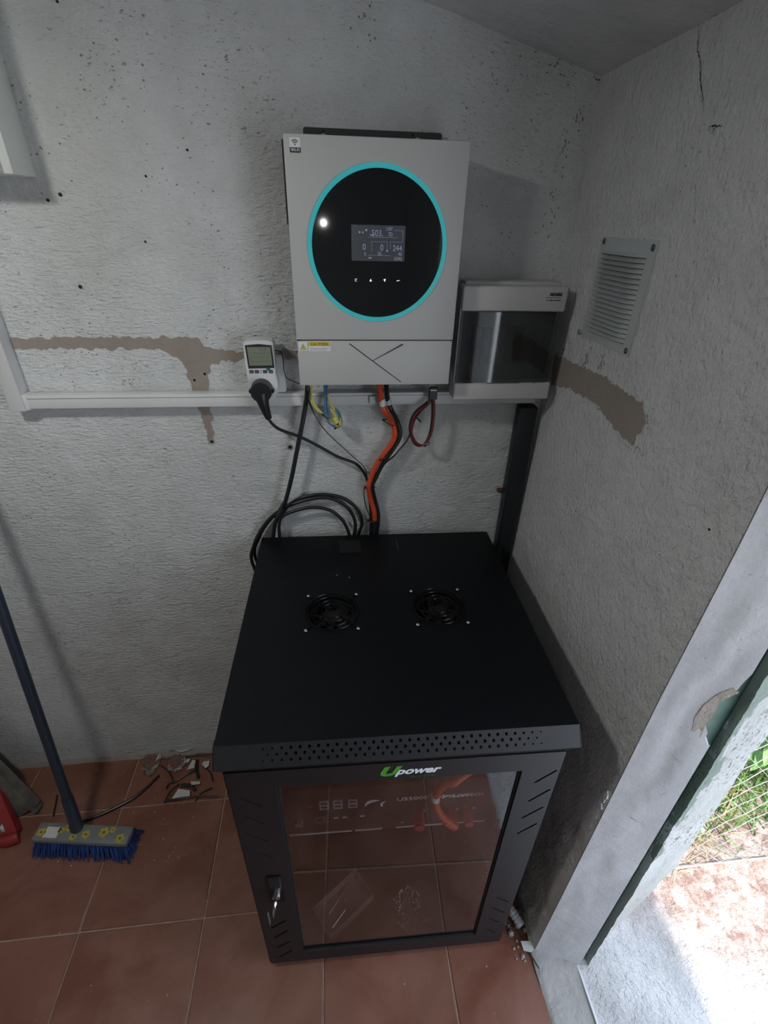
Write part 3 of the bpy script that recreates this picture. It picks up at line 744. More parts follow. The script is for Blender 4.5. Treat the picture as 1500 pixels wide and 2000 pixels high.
# frame posts and rack rails with square holes
for sx in (-1, 1):
    obj('corner_post', MB().box(min(sx*.2985, sx*.262), max(sx*.2985, sx*.262), .014, .03, .04, .915), M['steel'], cab)
    hs = [rect(sx*.2275-.0045, sx*.2275+.0045, .07+.0222*k, .079+.0222*k) for k in range(37)]
    obj('rack_rail', plate(rect(min(sx*.238, sx*.217), max(sx*.238, sx*.217), .045, .905), hs, XZ, .040, .0425), M['rail'], cab)

# --- battery module inside
bat = thing('battery_module', 'black rack battery module with white lettering behind the cabinet glass', 'battery', CL, rz=YAW)
BZ0, BZ1, BY = .526, .690, .058
obj('casing', MB().box(-.221, .221, BY+.004, BY+.42, BZ0, BZ1, .002), M['steel'], bat)
fp = obj('front_panel', MB().box(-.241, .241, BY, BY+.004, BZ0, BZ1, .001), simple('battery_front', (.013, .013, .014), .5), bat)
obj('mounting_shelf', MB().box(-.221, .221, BY+.004, BY+.42, BZ0-.010, BZ0-.001), M['steel'], bat)
for a, b, yy in ((-.217, -.085, 0), (-.078, -.020, 0), (.010, .205, 0)):
    obj('lower_edge', MB().box(a, b, BY-.0015, BY+.002, BZ0+.001, BZ0+.0055, .0004), simple('pale_edge', (.62, .61, .60), .4), bat)
text('lettering', 'US5000', .0165, (.040, BY-.0005, .636), M['printw'], fp, sx=1.25)
text('lettering', 'PYLON', .0125, (.131, BY-.0005, .634), M['printw'], fp, shear=.2, bold=.0006, sx=1.3, ry=0)
text('lettering', 'TECH', .0125, (.170, BY-.0005, .634), M['printw'], fp, sx=1.2)
mb = MB()
for k, (dx, dz) in enumerate(((-.006, 0), (0, .005), (0, -.005), (.006, 0), (0, 0))): mb.box(.104+dx-.0022, .104+dx+.0022, BY-.0006, BY, .635+dz-.0018, .635+dz+.0018, M=None)
sub('emblem', mb, M['printw'], fp, bat)
# leaf shaped white mark
def arc_leaf(cx, cz, L, H, a):
    P = []
    for q in range(13): t = q/12; P.append((t*L, H*math.sin(math.pi*t)**.8))
    for q in range(1, 12): t = 1-q/12; P.append((t*L, H*.35*math.sin(math.pi*t)))
    return [(cx+p[0]*math.cos(a)-p[1]*math.sin(a), cz+p[0]*math.sin(a)+p[1]*math.cos(a)) for p in P]
sub('emblem', plate(arc_leaf(-.058, .618, .036, .013, .55), [], XZ, BY-.0006, BY), M['printw'], fp, bat)
sub('emblem', plate(arc_leaf(-.020, .612, .022, .009, 1.3), [], XZ, BY-.0006, BY), M['printw'], fp, bat)
obj('indicator', MB().cyl((-.168, BY-.003, .638), (-.168, BY, .638), .0045, n=14), M['redc'], bat, label='red power indicator')
for x in (-.140, -.112, -.082):
    mb = plate(rect(x-.009, x+.009, .622, .650), [rect(x-.007, x+.007, .638, .648), rect(x-.007, x+.007, .624, .635)], XZ, BY-.003, BY); obj('data_port', mb, M['alu'], bat)
obj('switch', MB().box(-.162, -.138, BY-.003, BY, .572, .596, .001).cyl((-.150, BY-.008, .584), (-.150, BY, .584), .006), M['rail'], bat)
for x, sc in ((-.196, 1), (-.189, .8)): obj('earth_screw', MB().cyl((x, BY-.010, .583-.012*(1-sc)), (x, BY, .583-.012*(1-sc)), .006*sc, n=8), M['chrome'], bat)
for k in range(4): obj('status_light', MB().box(-.122+.018*k, -.112+.018*k, BY-.002, BY, .584, .587), M['labw'] if k != 2 else M['rail'], bat)
for x, mm in ((.055, 'redc'), (.124, 'redc'), (.160, 'redc')):
    o = obj('terminal', MB().cyl((x, BY-.020, .572), (x, BY, .572), .012, n=24).cyl((x, BY-.028, .572), (x, BY-.020, .572), .010, .007, n=24), M[mm], bat)
    [sub('terminal_bolt', MB().cyl((x+q, BY-.008, .598), (x+q, BY, .598), .0035, n=8), M['chrome'], o, bat) for q in (-.011, .011)]
obj('terminal', MB().cyl((.020, BY-.010, .566), (.020, BY, .566), .004, n=10), M['chrome'], bat, label='bright metal stud')
for sx in (-1, 1): obj('handle', MB().tube([(sx*.229, BY, .545), (sx*.229, BY-.026, .548), (sx*.229, BY-.026, .668), (sx*.229, BY, .671)], .0035, 8, 1), M['alu'], bat)
c2 = thing('battery_cable', 'orange power cable curving down to the battery terminals behind the glass', 'cable', CL, rz=YAW)
obj('sheath', MB().tube([(.19, .30, .75), (.165, .08, .748), (0.1165, 0.0300, 0.7391), (0.0974, 0.0300, 0.7312), (0.0833, 0.0300, 0.7087), (0.0794, 0.0300, 0.6808), (0.0853, 0.0300, 0.6452), (0.0970, 0.0300, 0.6171), (0.1184, 0.0400, 0.5670)], .0078, 12, 8), M['orange'], c2)
obj('connector', MB().tube([(0.1068, 0.0360, 0.5905), (0.1228, 0.0360, 0.5702), (0.1302, 0.0360, 0.5611)], .0105, 12, 2), M['orange'], c2)
obj('cable_marker', MB().tube([(0.0790, 0.0300, 0.6934), (0.0797, 0.0300, 0.6772)], .0088, 12, 1), M['labw'], c2)
# --- loose things on the cabinet floor
ct = thing('open_carton', 'small open pale carton holding screws on the cabinet floor', 'box', (.3, 0, 0), rz=YAW)
Mx = Matrix.Translation((-.112, .104, .041)) @ Matrix.Rotation(math.radians(36), 4, 'Z')
M['carton'] = simple('pale_carton', (.30, .25, .23), .8)
obj('tray', MB().box(-.072, .072, -.04, .04, 0, .0015, M=Mx).box(-.072, .072, .0385, .04, 0, .034, M=Mx).box(-.072, -.0705, -.04, .04, 0, .034, M=Mx).box(.0705, .072, -.04, .04, 0, .034, M=Mx), M['carton'], ct)
Mf = Mx @ Matrix.Translation((0, -.04, .034)) @ Matrix.Rotation(math.radians(-65), 4, 'X')
obj('flap', MB().box(-.072, .072, 0, .030, 0, .0012, M=Mf).box(-.072, .072, -.0006, .0006, -.034, 0, M=Mx @ Matrix.Translation((0, -.04, .034))), M['carton'], ct)
for k, (a, b) in enumerate((((-.04, .01), (.035, .03)), ((-.05, -.02), (.0, -.01)))):
    p = Mx @ Vector((a[0], a[1], .006)); q = Mx @ Vector((b[0], b[1], .006))
    o = obj('screw', MB().cyl(p, q, .0016, n=8).sphere(q, .004, (1, 1, 1), 8), M['chrome'], None)
    o['label'] = ('long bright screw lying in the open carton' if k == 0 else 'short screw beside the long one in the carton'); o['category'] = 'screw'; o['group'] = 'screws in the carton'
    o.matrix_world = Matrix.Translation(CL) @ Matrix.Rotation(YAW, 4, 'Z')
mb = MB(); b = bmesh.new(); bmesh.ops.create_icosphere(b, subdivisions=4, radius=1)
for v in b.verts:
    n_ = v.co.copy(); r = 1 + .45*noise.noise(n_*2.5) + .25*noise.noise(n_*6); v.co = Vector((.066+n_.x*.036*r, .075+n_.y*.050*r, .041+.020+n_.z*.020*r))
mb._add(b)
bag = single('crumpled_plastic_bag', mb, M['film'], 'crumpled clear plastic bag on the cabinet floor beside the carton', 'bag', smooth=False); bag.location = CL; bag.rotation_euler = (0, 0, YAW)

# ================================================================== INVERTER
IX0, IX1, IZ0, IZ1, IF = .1400, .4530, 1.3560, 1.7690, YW-.12
inv = thing('solar_inverter', 'white wall mounted inverter with a black round display ringed in glowing teal', 'inverter', (.297, YW, IZ0))
ISEAM = 1.4455
obj('rear_casing', MB().box(IX0+.006, IX1-.006, IF+.03, YW-.012, IZ0+.002, IZ1-.004, .002), M['invdark'], inv)
obj('wall_bracket', plate(rrect(.170, .424, 1.55, 1.7915, .004, 3), [circ(.206, 1.785, .0028, 12), circ(.369, 1.785, .0028, 12)], XZ, YW-.012, YW-.001), M['invdark'], inv)
obj('side_flange', MB().box(.1315, .1400, YW-.030, YW-.012, 1.640, 1.7712, .001), M['invdark'], inv)
for x in (.206, .369): obj('hook', MB().ring((x, IF+.048, IZ1+.001), .0048, .0014, 16, 6, 'Y', 0, math.pi), M['brass'], inv)
fr = obj('front_cover', MB().box(IX0, IX1, IF, IF+.034, ISEAM+.0008, IZ1, .0022, 2), M['inv'], inv)
lc = obj('lower_cover', MB().box(IX0+.001, IX1-.001, IF+.0005, IF+.034, IZ0, ISEAM-.0006, .0022, 2), M['inv'], inv)
obj('seam', MB().box(IX0+.001, IX1-.001, IF+.0015, IF+.01, ISEAM-.001, ISEAM+.001), M['invdark'], inv)
for x in (IX0+.004, IX1-.004): obj('seam_screw', MB().cyl((x, IF-.0006, ISEAM), (x, IF+.002, ISEAM), .0016, n=10), M['printk'], inv)
DX, DZ = .2975, 1.6085
mb = plate(circ(DX, DZ, .1265, 96), [circ(DX, DZ, .1183, 96)], XZ, IF-.0022, IF); obj('light_ring', mb, M['led'], inv, label='glowing teal ring around the display')
obj('display_disc', plate(circ(DX, DZ, .1186, 96), [], XZ, IF-.0034, IF+.001), M['disc'], inv, smooth=False, label='glossy black round display')
ds = obj('screen', MB().box(.2495, .3465, IF-.0038, IF-.003, 1.5865, 1.6435), M['lcd'], inv)
zf = IF-.0040
def seg(s, x, z, size, sx=.85): text('digits', s, size, (x, zf, z), M['seg'], ds, sx=sx, root=inv, ext=.00005)
seg('503.', .2960, 1.6305, .0145); seg('0', .2725, 1.6085, .0145); seg('0', .3045, 1.6080, .0145); seg('244', .3330, 1.6075, .0135)
seg('0', .2740, 1.5975, .0085); seg('50.', .3010, 1.5985, .0085); seg('46', .3380, 1.5985, .0085); seg('0390', .3345, 1.5905, .0085); seg('70', .3195, 1.6290, .0100); seg('1287', .3170, 1.6378, .0075)
mb = MB()
def ln(a, b, c, d): mb.box(min(a, c), max(a, c)+.0004, zf, zf+.0002, min(b, d), max(b, d)+.0004)
ln(.326, 1.6355, .342, 1.6355); ln(.342, 1.6355, .342, 1.6185); ln(.320, 1.6175, .342, 1.6175); ln(.320, 1.6175, .320, 1.606)
ln(.284, 1.6175, .314, 1.6175); ln(.286, 1.601, .286, 1.6165); ln(.314, 1.604, .314, 1.6175); ln(.279, 1.6245, .333, 1.6245); ln(.279, 1.5955, .320, 1.5955)
mb.cyl((.264, zf, 1.6320), (.264, zf+.0003, 1.6320), .0018, n=10).cyl((.276, zf, 1.6355), (.276, zf+.0003, 1.6355), .0020, n=10).cyl((.270, zf, 1.6318), (.270, zf+.0003, 1.6318), .0015, n=10).cyl((.3145, zf, 1.6035), (.3145, zf+.0003, 1.6035), .0018, n=10)
mb.box(.2825, .2895, zf, zf+.0003, 1.6275, 1.6290).box(.2800, .2860, zf, zf+.0003, 1.5905, 1.5925)
sub('diagram_lines', mb, M['seg'], ds, inv)
# touch icons
ic = MB().ring((.2575, IF-.0036, 1.5545), .0020, .0004, 12, 4, 'Y', .6, 5.4); obj('touch_icon', ic, M['icon'], inv)
obj('touch_icon', plate([(.2825, 1.5525), (.2870, 1.5525), (.28475, 1.5572)], [], XZ, IF-.0037, IF-.003), M['icon'], inv)
obj('touch_icon', plate([(.3085, 1.5560), (.3130, 1.5572), (.3115, 1.5518)], [], XZ, IF-.0037, IF-.003), M['icon'], inv)
obj('touch_icon', plate([(.3330, 1.5545), (.3400, 1.5555), (.3395, 1.5548), (.3345, 1.5532)], [], XZ, IF-.0037, IF-.003), M['icon'], inv)
# slots of the lower cover
obj('slot_mark', plate([(.2425, 1.4385), (.2445, 1.4400), (.3510, 1.3625), (.3490, 1.3618)], [], XZ, IF-.0002, IF+.003), M['inkgrey'], inv)
obj('slot_mark', plate([(.2885, 1.4055), (.3500, 1.4395), (.3520, 1.4370), (.2905, 1.4055)], [], XZ, IF-.0002, IF+.003), M['inkgrey'], inv)
obj('bottom_port', MB().box(.372, .412, IF+.006, IF+.03, IZ0-.0025, IZ0+.001), M['invdark'], inv)
# stickers
st = obj('wifi_sticker', MB().box(.1500, .1675, IF-.0004, IF, 1.7435, 1.7635), M['labw'], inv)
mb = MB().box(.1500, .1675, IF-.0006, IF-.0003, 1.7435, 1.7505)
for R in (.0028, .0048, .0068): mb.ring((.1588, IF-.0006, 1.7540), R, .0005, 14, 4, 'Y', math.radians(40), math.radians(140))
mb.cyl((.1588, IF-.0008, 1.7540), (.1588, IF-.0003, 1.7540), .0010, n=8)
sub('wifi_symbol', mb, M['printk'], st, inv)
text('sticker_print', 'Wi-Fi', .0062, (.1588, IF-.0008, 1.7470), M['labw'], st, root=inv, bold=.0001)
st = obj('caution_sticker', MB().box(.1435, .1610, IF-.0004, IF+.001, 1.4255, 1.4430).box(.1625, .2060, IF-.0004, IF+.001, 1.4250, 1.4430), M['labw'], inv)
sub('yellow_band', MB().box(.1625, .2055, IF-.0007, IF-.0003, 1.4345, 1.4425), M['yellab'], st, inv)
text('sticker_print', 'CAUTION', .0074, (.1842, IF-.0010, 1.4384), M['printk'], st, root=inv, sx=1.05)
mb = MB()
for a, b, c in ((.165, .2035, 1.4305), (.165, .1990, 1.4275)): mb.box(a, b, IF-.0006, IF, c-.0003, c+.0003)
sub('sticker_print', mb, M['btn'], st, inv)
sub('warning_triangle', plate([(.1462, 1.4280), (.1582, 1.4280), (.1522, 1.4395)], [], XZ, IF-.0007, IF-.0003), M['btn'], st, inv)
sub('warning_triangle', plate([(.1472, 1.4287), (.1572, 1.4287), (.1522, 1.4382)], [], XZ, IF-.0009, IF-.0003), M['yellab'], st, inv)
sub('bolt_symbol', plate([(.1525, 1.4360), (.1512, 1.4322), (.1521, 1.4322), (.1517, 1.4296), (.1532, 1.4332), (.1523, 1.4332)], [], XZ, IF-.0011, IF-.0003), M['printk'], st, inv)

# ================================================================== DISTRIBUTION BOX
db = thing('distribution_box', 'white breaker box with smoked lid in the corner right of the inverter', 'fuse box', (.584, YW, 1.31))
DBX0, DBX1, DBZ0, DBZ1, DF = .4735, .6945, 1.3100, 1.5430, YW-.085
obj('back_box', MB().box(DBX0+.012, DBX1-.003, DF+.035, YW, DBZ0+.005, DBZ1+.006, .004, 2), M['whitebox'], db)
fr = obj('front_cover', plate(rrect(DBX0, DBX1, DBZ0, DBZ1, .006, 4), [rect(DBX0+.008, DBX1-.006, 1.3480, 1.4960)], XZ, DF+.009, DF+.042), M['whitebox'], db)
obj('front_cover', MB().box(DBX0+.0005, DBX1-.0005, DF, DF+.010, 1.4955, DBZ1, .004, 3), M['whitebox'], db)
obj('front_cover', MB().box(DBX0+.0005, DBX1-.0005, DF, DF+.010, DBZ0, 1.3480, .004, 3), M['whitebox'], db)
# curved smoked lid
mb = MB(); n = 18; pts = []
for i in range(n+1):
    t = i/n; x = DBX0+.002 + (DBX1-.003-DBX0)*t; y = DF+.0060 - .0085*math.sin(math.pi*min(1, t*1.0))**.5
    pts += [(x, y, 1.3490), (x, y, 1.4950), (x, y+.0025, 1.4950), (x, y+.0025, 1.3490)]
fc = []
for i in range(n):
    a = 4*i
    for q in range(4): fc.append((a+q, a+(q+1) % 4, a+4+(q+1) % 4, a+4+q))
fc += [(0, 1, 2, 3), (4*n+3, 4*n+2, 4*n+1, 4*n)]
mb.poly(pts, fc); bmesh.ops.recalc_face_normals(mb.bm, faces=mb.bm.faces)
obj('lid', mb, M['lid'], db)
obj('inner_panel', MB().box(DBX0+.009, DBX1-.005, DF+.030, DF+.034, 1.349, 1.495), M['rail'], db)
for k in range(7): obj('breaker', MB().box(.512+.0178*k, .529+.0178*k, DF+.018, DF+.030, 1.386, 1.462, .001).box(.517+.0178*k, .524+.0178*k, DF+.012, DF+.018, 1.410, 1.428), M['invdark'] if k % 3 else M['rail'], db)
fr = obj('label_print', MB().box(.6470, .6800, DF-.0004, DF, 1.5225, 1.5238), M['printg'], db)
text('label_print', 'NOARK', .0078, (.6680, DF-.0004, 1.5290), M['printk'], db, root=db, bold=.0005, sx=.95)
mb = MB()
for a, b in ((.6530, .6555), (.6568, .6580), (.6595, .6660), (.6675, .6720), (.6730, .6790), (.6800, .6830)): mb.box(a-.003, b-.003, DF-.0004, DF, 1.5168, 1.5192)
obj('label_print', mb, M['btn'], db)
for x in (.515, .62): obj('lid_catch', MB().box(x, x+.03, DF-.001, DF+.004, 1.3462, 1.3490), M['whitebox'], db)

# ================================================================== VENT GRILLE (right wall)
VO = xr(1.55)-.005
vt = thing('vent_grille', 'grey painted metal louvre vent screwed to the right wall', 'vent', (VO, .405, 1.458))
vy0, vy1, vz0, vz1 = .3200, .5000, 1.4590, 1.6340
gy0, gy1 = .3400, .4930
slh = []; NS = 18
for k in range(NS):
    z = 1.6125 - .0078*k; slh.append(rect(gy0+.002, gy1-.002, z-.0060, z))
obj('frame', plate(rrect(vy0, vy1, vz0, vz1, .003, 3), slh, YZX, VO-.0035, VO), M['alu'], vt)
for k in range(NS):
    z = 1.6125 - .0078*k; mb = MB(); n = 10; P = []
    for i in range(n+1):
        t = i/n; y = gy0+.002+(gy1-gy0-.004)*t; d = .0075*min(1, min(t, 1-t)*7)
        P += [(VO-.0036, y, z+.0008), (VO-.0036-d*1.15, y, z-.0038), (VO-.0029-d*1.15, y, z-.0043), (VO-.0026, y, z)]
    fc = []
    for i in range(n):
        for q in range(4): fc.append((4*i+q, 4*i+(q+1) % 4, 4*i+4+(q+1) % 4, 4*i+4+q))
    mb.poly(P, fc); bmesh.ops.recalc_face_normals(mb.bm, faces=mb.bm.faces); obj('louvre', mb, M['alu'], vt)
obj('insect_screen', MB().box(VO-.0024, VO-.0016, gy0, gy1, 1.472, 1.614), M['insect'], vt)
obj('edge_bead', plate(rrect(vy0-.002, vy1+.003, vz0-.003, vz1+.003, .003, 3), [rrect(vy0+.0005, vy1-.0005, vz0+.0005, vz1-.0005, .003, 3)], YZX, VO-.0012, VO+.002), M['wall_side'], vt)
for y, z in ((vy0+.011, 1.6235), (vy1-.010, 1.6270), (vy0+.010, 1.4660), (vy1+.010, 1.4640)):
    obj('screw', MB().sphere((VO-.004 if y < vy1 else VO-.001, y, z), .0042, (.45, 1, 1), 12).ring((VO-.0036, y, z), .0046, .0009, 16, 5, 'X'), M['chrome'] if y > vy1 else M['rail'], vt)

# ================================================================== TRUNKING, CONDUIT, PANEL BOX
tr = thing('cable_trunking', 'white plastic cable trunking running along the wall below the inverter and up at the left', 'trunking', (-.46, YW, 1.28))
obj('horizontal_run', MB().box(-.452, .690, YW-.030, YW-.0006, 1.2830, 1.3120, .0016, 2), M['trunk'], tr)
obj('lid_groove', MB().box(-.450, .690, YW-.0304, YW-.028, 1.3050, 1.3058), M['rail'], tr)
obj('vertical_run', MB().box(-.483, -.452, YW-.034, YW-.0006, 1.2790, 2.17, .0016, 2), M['trunk'], tr)
obj('elbow', MB().box(-.4835, -.444, YW-.031, YW-.0006, 1.2800, 1.3135, .002, 2), M['trunk'], tr)
cd = thing('black_conduit', 'black conduit running down the corner behind the cabinet', 'conduit', (.68, YW, 0))
obj('duct', MB().box(.655, .7005, YW-.036, YW-.001, .0, 1.2745, .006, 3), M['conduit'], cd)
obj('clip', MB().box(.640, .662, YW-.012, YW-.001, 1.030, 1.040, .002), M['iron'], cd)
pb = thing('wall_panel_box', 'large white panel box cut off by the upper left edge', 'panel box', (-.5, YW, 1.703))
obj('enclosure', MB().box(-.68, -.3100, YW-.078, YW, 1.7030, 2.12, .002, 2), M['boxwhite'], pb)
obj('door', MB().box(-.672, -.3260, YW-.086, YW-.078, 1.7060, 2.11, .002, 2), M['boxwhite'], pb)
obj('latch', MB().cyl((-.345, YW-.090, 1.90), (-.345, YW-.084, 1.90), .010), M['rail'], pb)

# ================================================================== METER AND PLUG
MF = YW-.060
so = thing('wall_socket', 'white surface socket mostly hidden behind the energy meter', 'socket', (.064, YW, 1.31))
obj('box', MB().box(.028, .104, YW-.024, YW, 1.312, 1.392, .004, 2), M['white'], so)
mt = thing('energy_meter', 'white plug-in energy meter with grey display hanging left of the inverter', 'meter', (.06, YW, 1.31))
outl = [(.0265, 1.4270), (.0300, 1.4310), (.0450, 1.4325), (.0600, 1.4330), (.0750, 1.4325), (.0850, 1.4308), (.0880, 1.4270), (.0885, 1.39), (.0885, 1.3660), (.0915, 1.345), (.0910, 1.335), (.0880, 1.320), (.0800, 1.3085), (.0680, 1.3020), (.0580, 1.3005), (.0480, 1.3030), (.0370, 1.3100), (.0300, 1.3220), (.0280, 1.335), (.0285, 1.348), (.0270, 1.3640), (.0262, 1.39)]
obj('body', plate(outl, [], XZ, MF, YW-.024), M['white'], mt)
obj('body_edge', plate([(x+(x-.0585)*-.05, z+(z-1.367)*-.03) for x, z in outl], [], XZ, MF-.0025, MF), M['white'], mt)
mf = MF-.0027
sc = obj('screen', plate([(.0310, 1.4240), (.0585, 1.4265), (.0850, 1.4240), (.0868, 1.3775), (.0330, 1.3765)], [], XZ, mf-.0006, mf), M['printk'], mt)
sub('display', plate([(.0345, 1.4205), (.0820, 1.4205), (.0832, 1.3830), (.0360, 1.3825)], [], XZ, mf-.0010, mf-.0004), M['mlcd'], sc, mt)
for k, s in enumerate(('16.3',)): text('digits', s, .0085, (.066, mf-.0012, 1.4155-.0088*k), M['mseg'], sc, root=mt)
for k in range(3): sub('digits', MB().box(.040, .076, mf-.0012, mf-.0008, 1.4080-.0085*k, 1.4086-.0085*k), M['mseg'], sc, mt)
for x in (.0385, .0495, .0665, .0785): obj('button', MB().box(x-.0045, x+.0045, mf-.0012, mf, 1.3665, 1.3735, .0007), M['btn'], mt)
for z in (1.3680, 1.3725): obj('small_key', MB().cyl((.0580, mf-.001, z), (.0580, mf, z), .0012, n=8), M['btn'], mt)
obj('pen_mark', plate([(.0690, 1.3760), (.0735, 1.3785), (.0780, 1.3770), (.0785, 1.3735), (.0720, 1.3725)], [], XZ, mf-.0016, mf-.0010), M['teal'], mt)
px, pz = .0565, 1.3320
ac = thing('power_plug_cable', 'black plug and cable running from the meter down to the cabinet bundle', 'cable', (px, YW, pz))
obj('plug', MB().cyl((px, mf-.026, pz), (px, mf, pz), .0215, .0235, n=32).box(px-.0265, px+.0265, mf-.018, mf-.002, pz-.004, pz+.004, .002), M['black'], ac)
obj('plug_boot', MB().tube([(px-.001, mf-.014, pz-.004), (px+.0005, mf-.016, pz-.020), (px+.004, mf-.014, pz-.040), (px+.009, mf-.010, pz-.062)], lambda t: .0165-.0095*t, 14, 4), M['black'], ac)
def cable(name, label, mat, pts, r, cat='cable', n=8, ties=(), part='sheath', flat=1.0, group=None):
    t = thing(name, label, cat, tuple(pts[0]), group)
    obj(part, MB().tube(pts, r, n, 7, flat), mat, t)
    return t
obj('sheath', MB().tube([(px+.009, mf-.010, pz-.058)] + [(0.0630, 0.5930, 1.2520), (0.0820, 0.5930, 1.2318), (0.1275, 0.5930, 1.2120), (0.1680, 0.5930, 1.1891), (0.2156, 0.5930, 1.1588), (0.2575, 0.5930, 1.1400) , (0.2789, 0.6110, 1.1069), (0.2894, 0.6110, 1.0777), (0.2936, 0.6110, 1.0357), (0.2980, 0.6110, 0.9892), (0.2984, 0.6110, 0.9410), (0.2960, 0.6110, 0.8995) , (.289, YW-.018, .80)], .0036, 10, 7), M['black'], ac)
cable('antenna_lead', 'thin black lead from the meter to the inverter', M['black'], [(0.0843, 0.5930, 1.4079), (0.0950, 0.5930, 1.4079), (0.1021, 0.5930, 1.4026), (0.1040, 0.5930, 1.3864), (0.1044, 0.5930, 1.3645), (0.1087, 0.5930, 1.3500), (0.1215, 0.5930, 1.3432), (0.1367, 0.5930, 1.3362), (0.1522, 0.5930, 1.3338)], .0011)
def tie(parent, x, z, k, r=.006, ang=0):
    c = (x, YW-k, z)
    Mt = Matrix.Translation(c) @ Matrix.Rotation(ang, 4, 'Y') @ Matrix.Translation((-x, -(YW-k), -z))
    obj('cable_tie', MB().ring(c, r, .0011, 16, 5, 'Z').box(x-r-.004, x-r+.001, YW-k-r*.6, YW-k+.001, z-.002, z+.002).rot(Mt), M['black'], parent)
# inverter output cable with its coil
oc = thing('coiled_black_cable', 'thick black cable dropping from the inverter into a coil behind the cabinet', 'cable', (0.1524, 0.5830, 1.3311))
obj('sheath', MB().tube([(0.1545, 0.5780, 1.3461), (0.1521, 0.5780, 1.3234),(0.1460, 0.5980, 1.2878), (0.1333, 0.5980, 1.2327), (0.1171, 0.5980, 1.1683), (0.1000, 0.5980, 1.1003), (0.0800, 0.5980, 1.0358),(0.0649, 0.6090, 1.0028), (0.0489, 0.6090, 0.9692), (0.0401, 0.6090, 0.9297), (0.0370, 0.6090, 0.8969), (.054, YW-.020, .78)], .0054, 10, 7), M['black'], oc)
obj('loop', MB().tube([(.012, YW-.020, .70), (-0.0248, 0.6110, 0.8392), (-0.0141, 0.6110, 0.8981), (0.0096, 0.6110, 0.9459), (0.0425, 0.6110, 0.9871), (0.0812, 0.6110, 1.0132), (0.1344, 0.6110, 1.0324), (0.1868, 0.6110, 1.0365), (0.2283, 0.6110, 1.0152), (0.2519, 0.6110, 0.9784), (0.2571, 0.6110, 0.9428), (0.2512, 0.6110, 0.9017), (.243, YW-.02, .78)], .0046, 10, 7), M['black'], oc)
obj('loop', MB().tube([(.030, YW-.014, .70), (-0.0165, 0.6200, 0.8494), (0.0002, 0.6200, 0.9161), (0.0306, 0.6200, 0.9663), (0.0664, 0.6200, 0.9993), (0.1212, 0.6200, 1.0339), (0.1804, 0.6200, 1.0408), (0.2328, 0.6200, 1.0253), (0.2661, 0.6200, 0.9883), (0.2756, 0.6200, 0.9494), (0.2657, 0.6200, 0.9068), (.252, YW-.014, .78)], .0046, 10, 7), M['black'], oc)
obj('loop', MB().tube([(0.0565, 0.6050, 0.9152), (0.0573, 0.6050, 0.9556), (0.0665, 0.6050, 0.9866), (0.1003, 0.6050, 1.0038), (0.1465, 0.6050, 1.0127), (0.1921, 0.6050, 1.0017), (0.2219, 0.6050, 0.9723), (0.2375, 0.6050, 0.9345), (0.2411, 0.6050, 0.8979), (.236, YW-.022, .79)], .0044, 10, 7), M['black'], oc)
x, _, z = (0.0691, 0.6090, 1.0057)
obj('tape', MB().tube([(0.0794, 0.6090, 1.0220), (0.0689, 0.6090, 1.0042), (0.0597, 0.6090, 0.9876)], .0105, 10, 3), M['black'], oc)
cable('thin_signal_lead', 'thin black lead sagging from the inverter bottom to the bundle', M['black'], [(0.1505, 0.5830, 1.3368), (0.1534, 0.5830, 1.3103),(0.1622, 0.6030, 1.2677), (0.1852, 0.6030, 1.2261), (0.2167, 0.6030, 1.1904), (0.2470, 0.6030, 1.1589), (0.2707, 0.6030, 1.1350), (0.2834, 0.6030, 1.1164), (0.2887, 0.6030, 1.0876), (0.2901, 0.6030, 1.0701),(0.2814, 0.6090, 1.0642), (0.2801, 0.6090, 1.0404), (0.2856, 0.6090, 1.0065), (0.2952, 0.6090, 0.9779), (0.2996, 0.6090, 0.9422), (0.2985, 0.6090, 0.9092), (.29, YW-.02, .80)], .0013)
# battery cables
og = thing('orange_battery_cable', 'thick orange battery cable winding from the inverter down to the cabinet', 'cable', (0.3113, 0.5630, 1.3357))
obj('sheath', MB().tube([(0.3094, 0.5580, 1.3540),(0.3125, 0.5730, 1.3269),(0.3175, 0.5830, 1.2967), (0.3262, 0.5830, 1.2748),(0.3438, 0.6030, 1.2437), (0.3531, 0.6030, 1.2204), (0.3515, 0.6030, 1.1969), (0.3384, 0.6030, 1.1730), (0.3225, 0.6030, 1.1502), (0.3076, 0.6030, 1.1242), (0.2964, 0.6030, 1.0917), (0.2914, 0.6030, 1.0700),(0.2975, 0.6090, 1.0291), (0.3073, 0.6090, 0.9900), (0.3091, 0.6090, 0.9581)], .0066, 12, 7), M['orange'], og)
obj('heat_shrink', MB().tube([(0.3090, 0.6090, 0.9661), (0.3079, 0.6090, 0.9419), (0.3041, 0.6090, 0.9123), (.294, YW-.020, .84), (.294, YW-.018, .78)], .0084, 10, 5), M['black'], og)
obj('heat_shrink', MB().tube([(0.3093, 0.5580, 1.3562),(0.3123, 0.5725, 1.3317), (0.3137, 0.5725, 1.3201)], .0074, 12, 3), M['redc'], og, label='red end sleeve')
obj('marker_sleeve', MB().tube([(0.3174, 0.5830, 1.3027), (0.3212, 0.5830, 1.2883)], .0079, 12, 2), M['labw'], og, label='white marker sleeve')
bk = thing('black_battery_cable', 'thick black battery cable following the orange one on its right', 'cable', (0.3272, 0.5630, 1.3355))
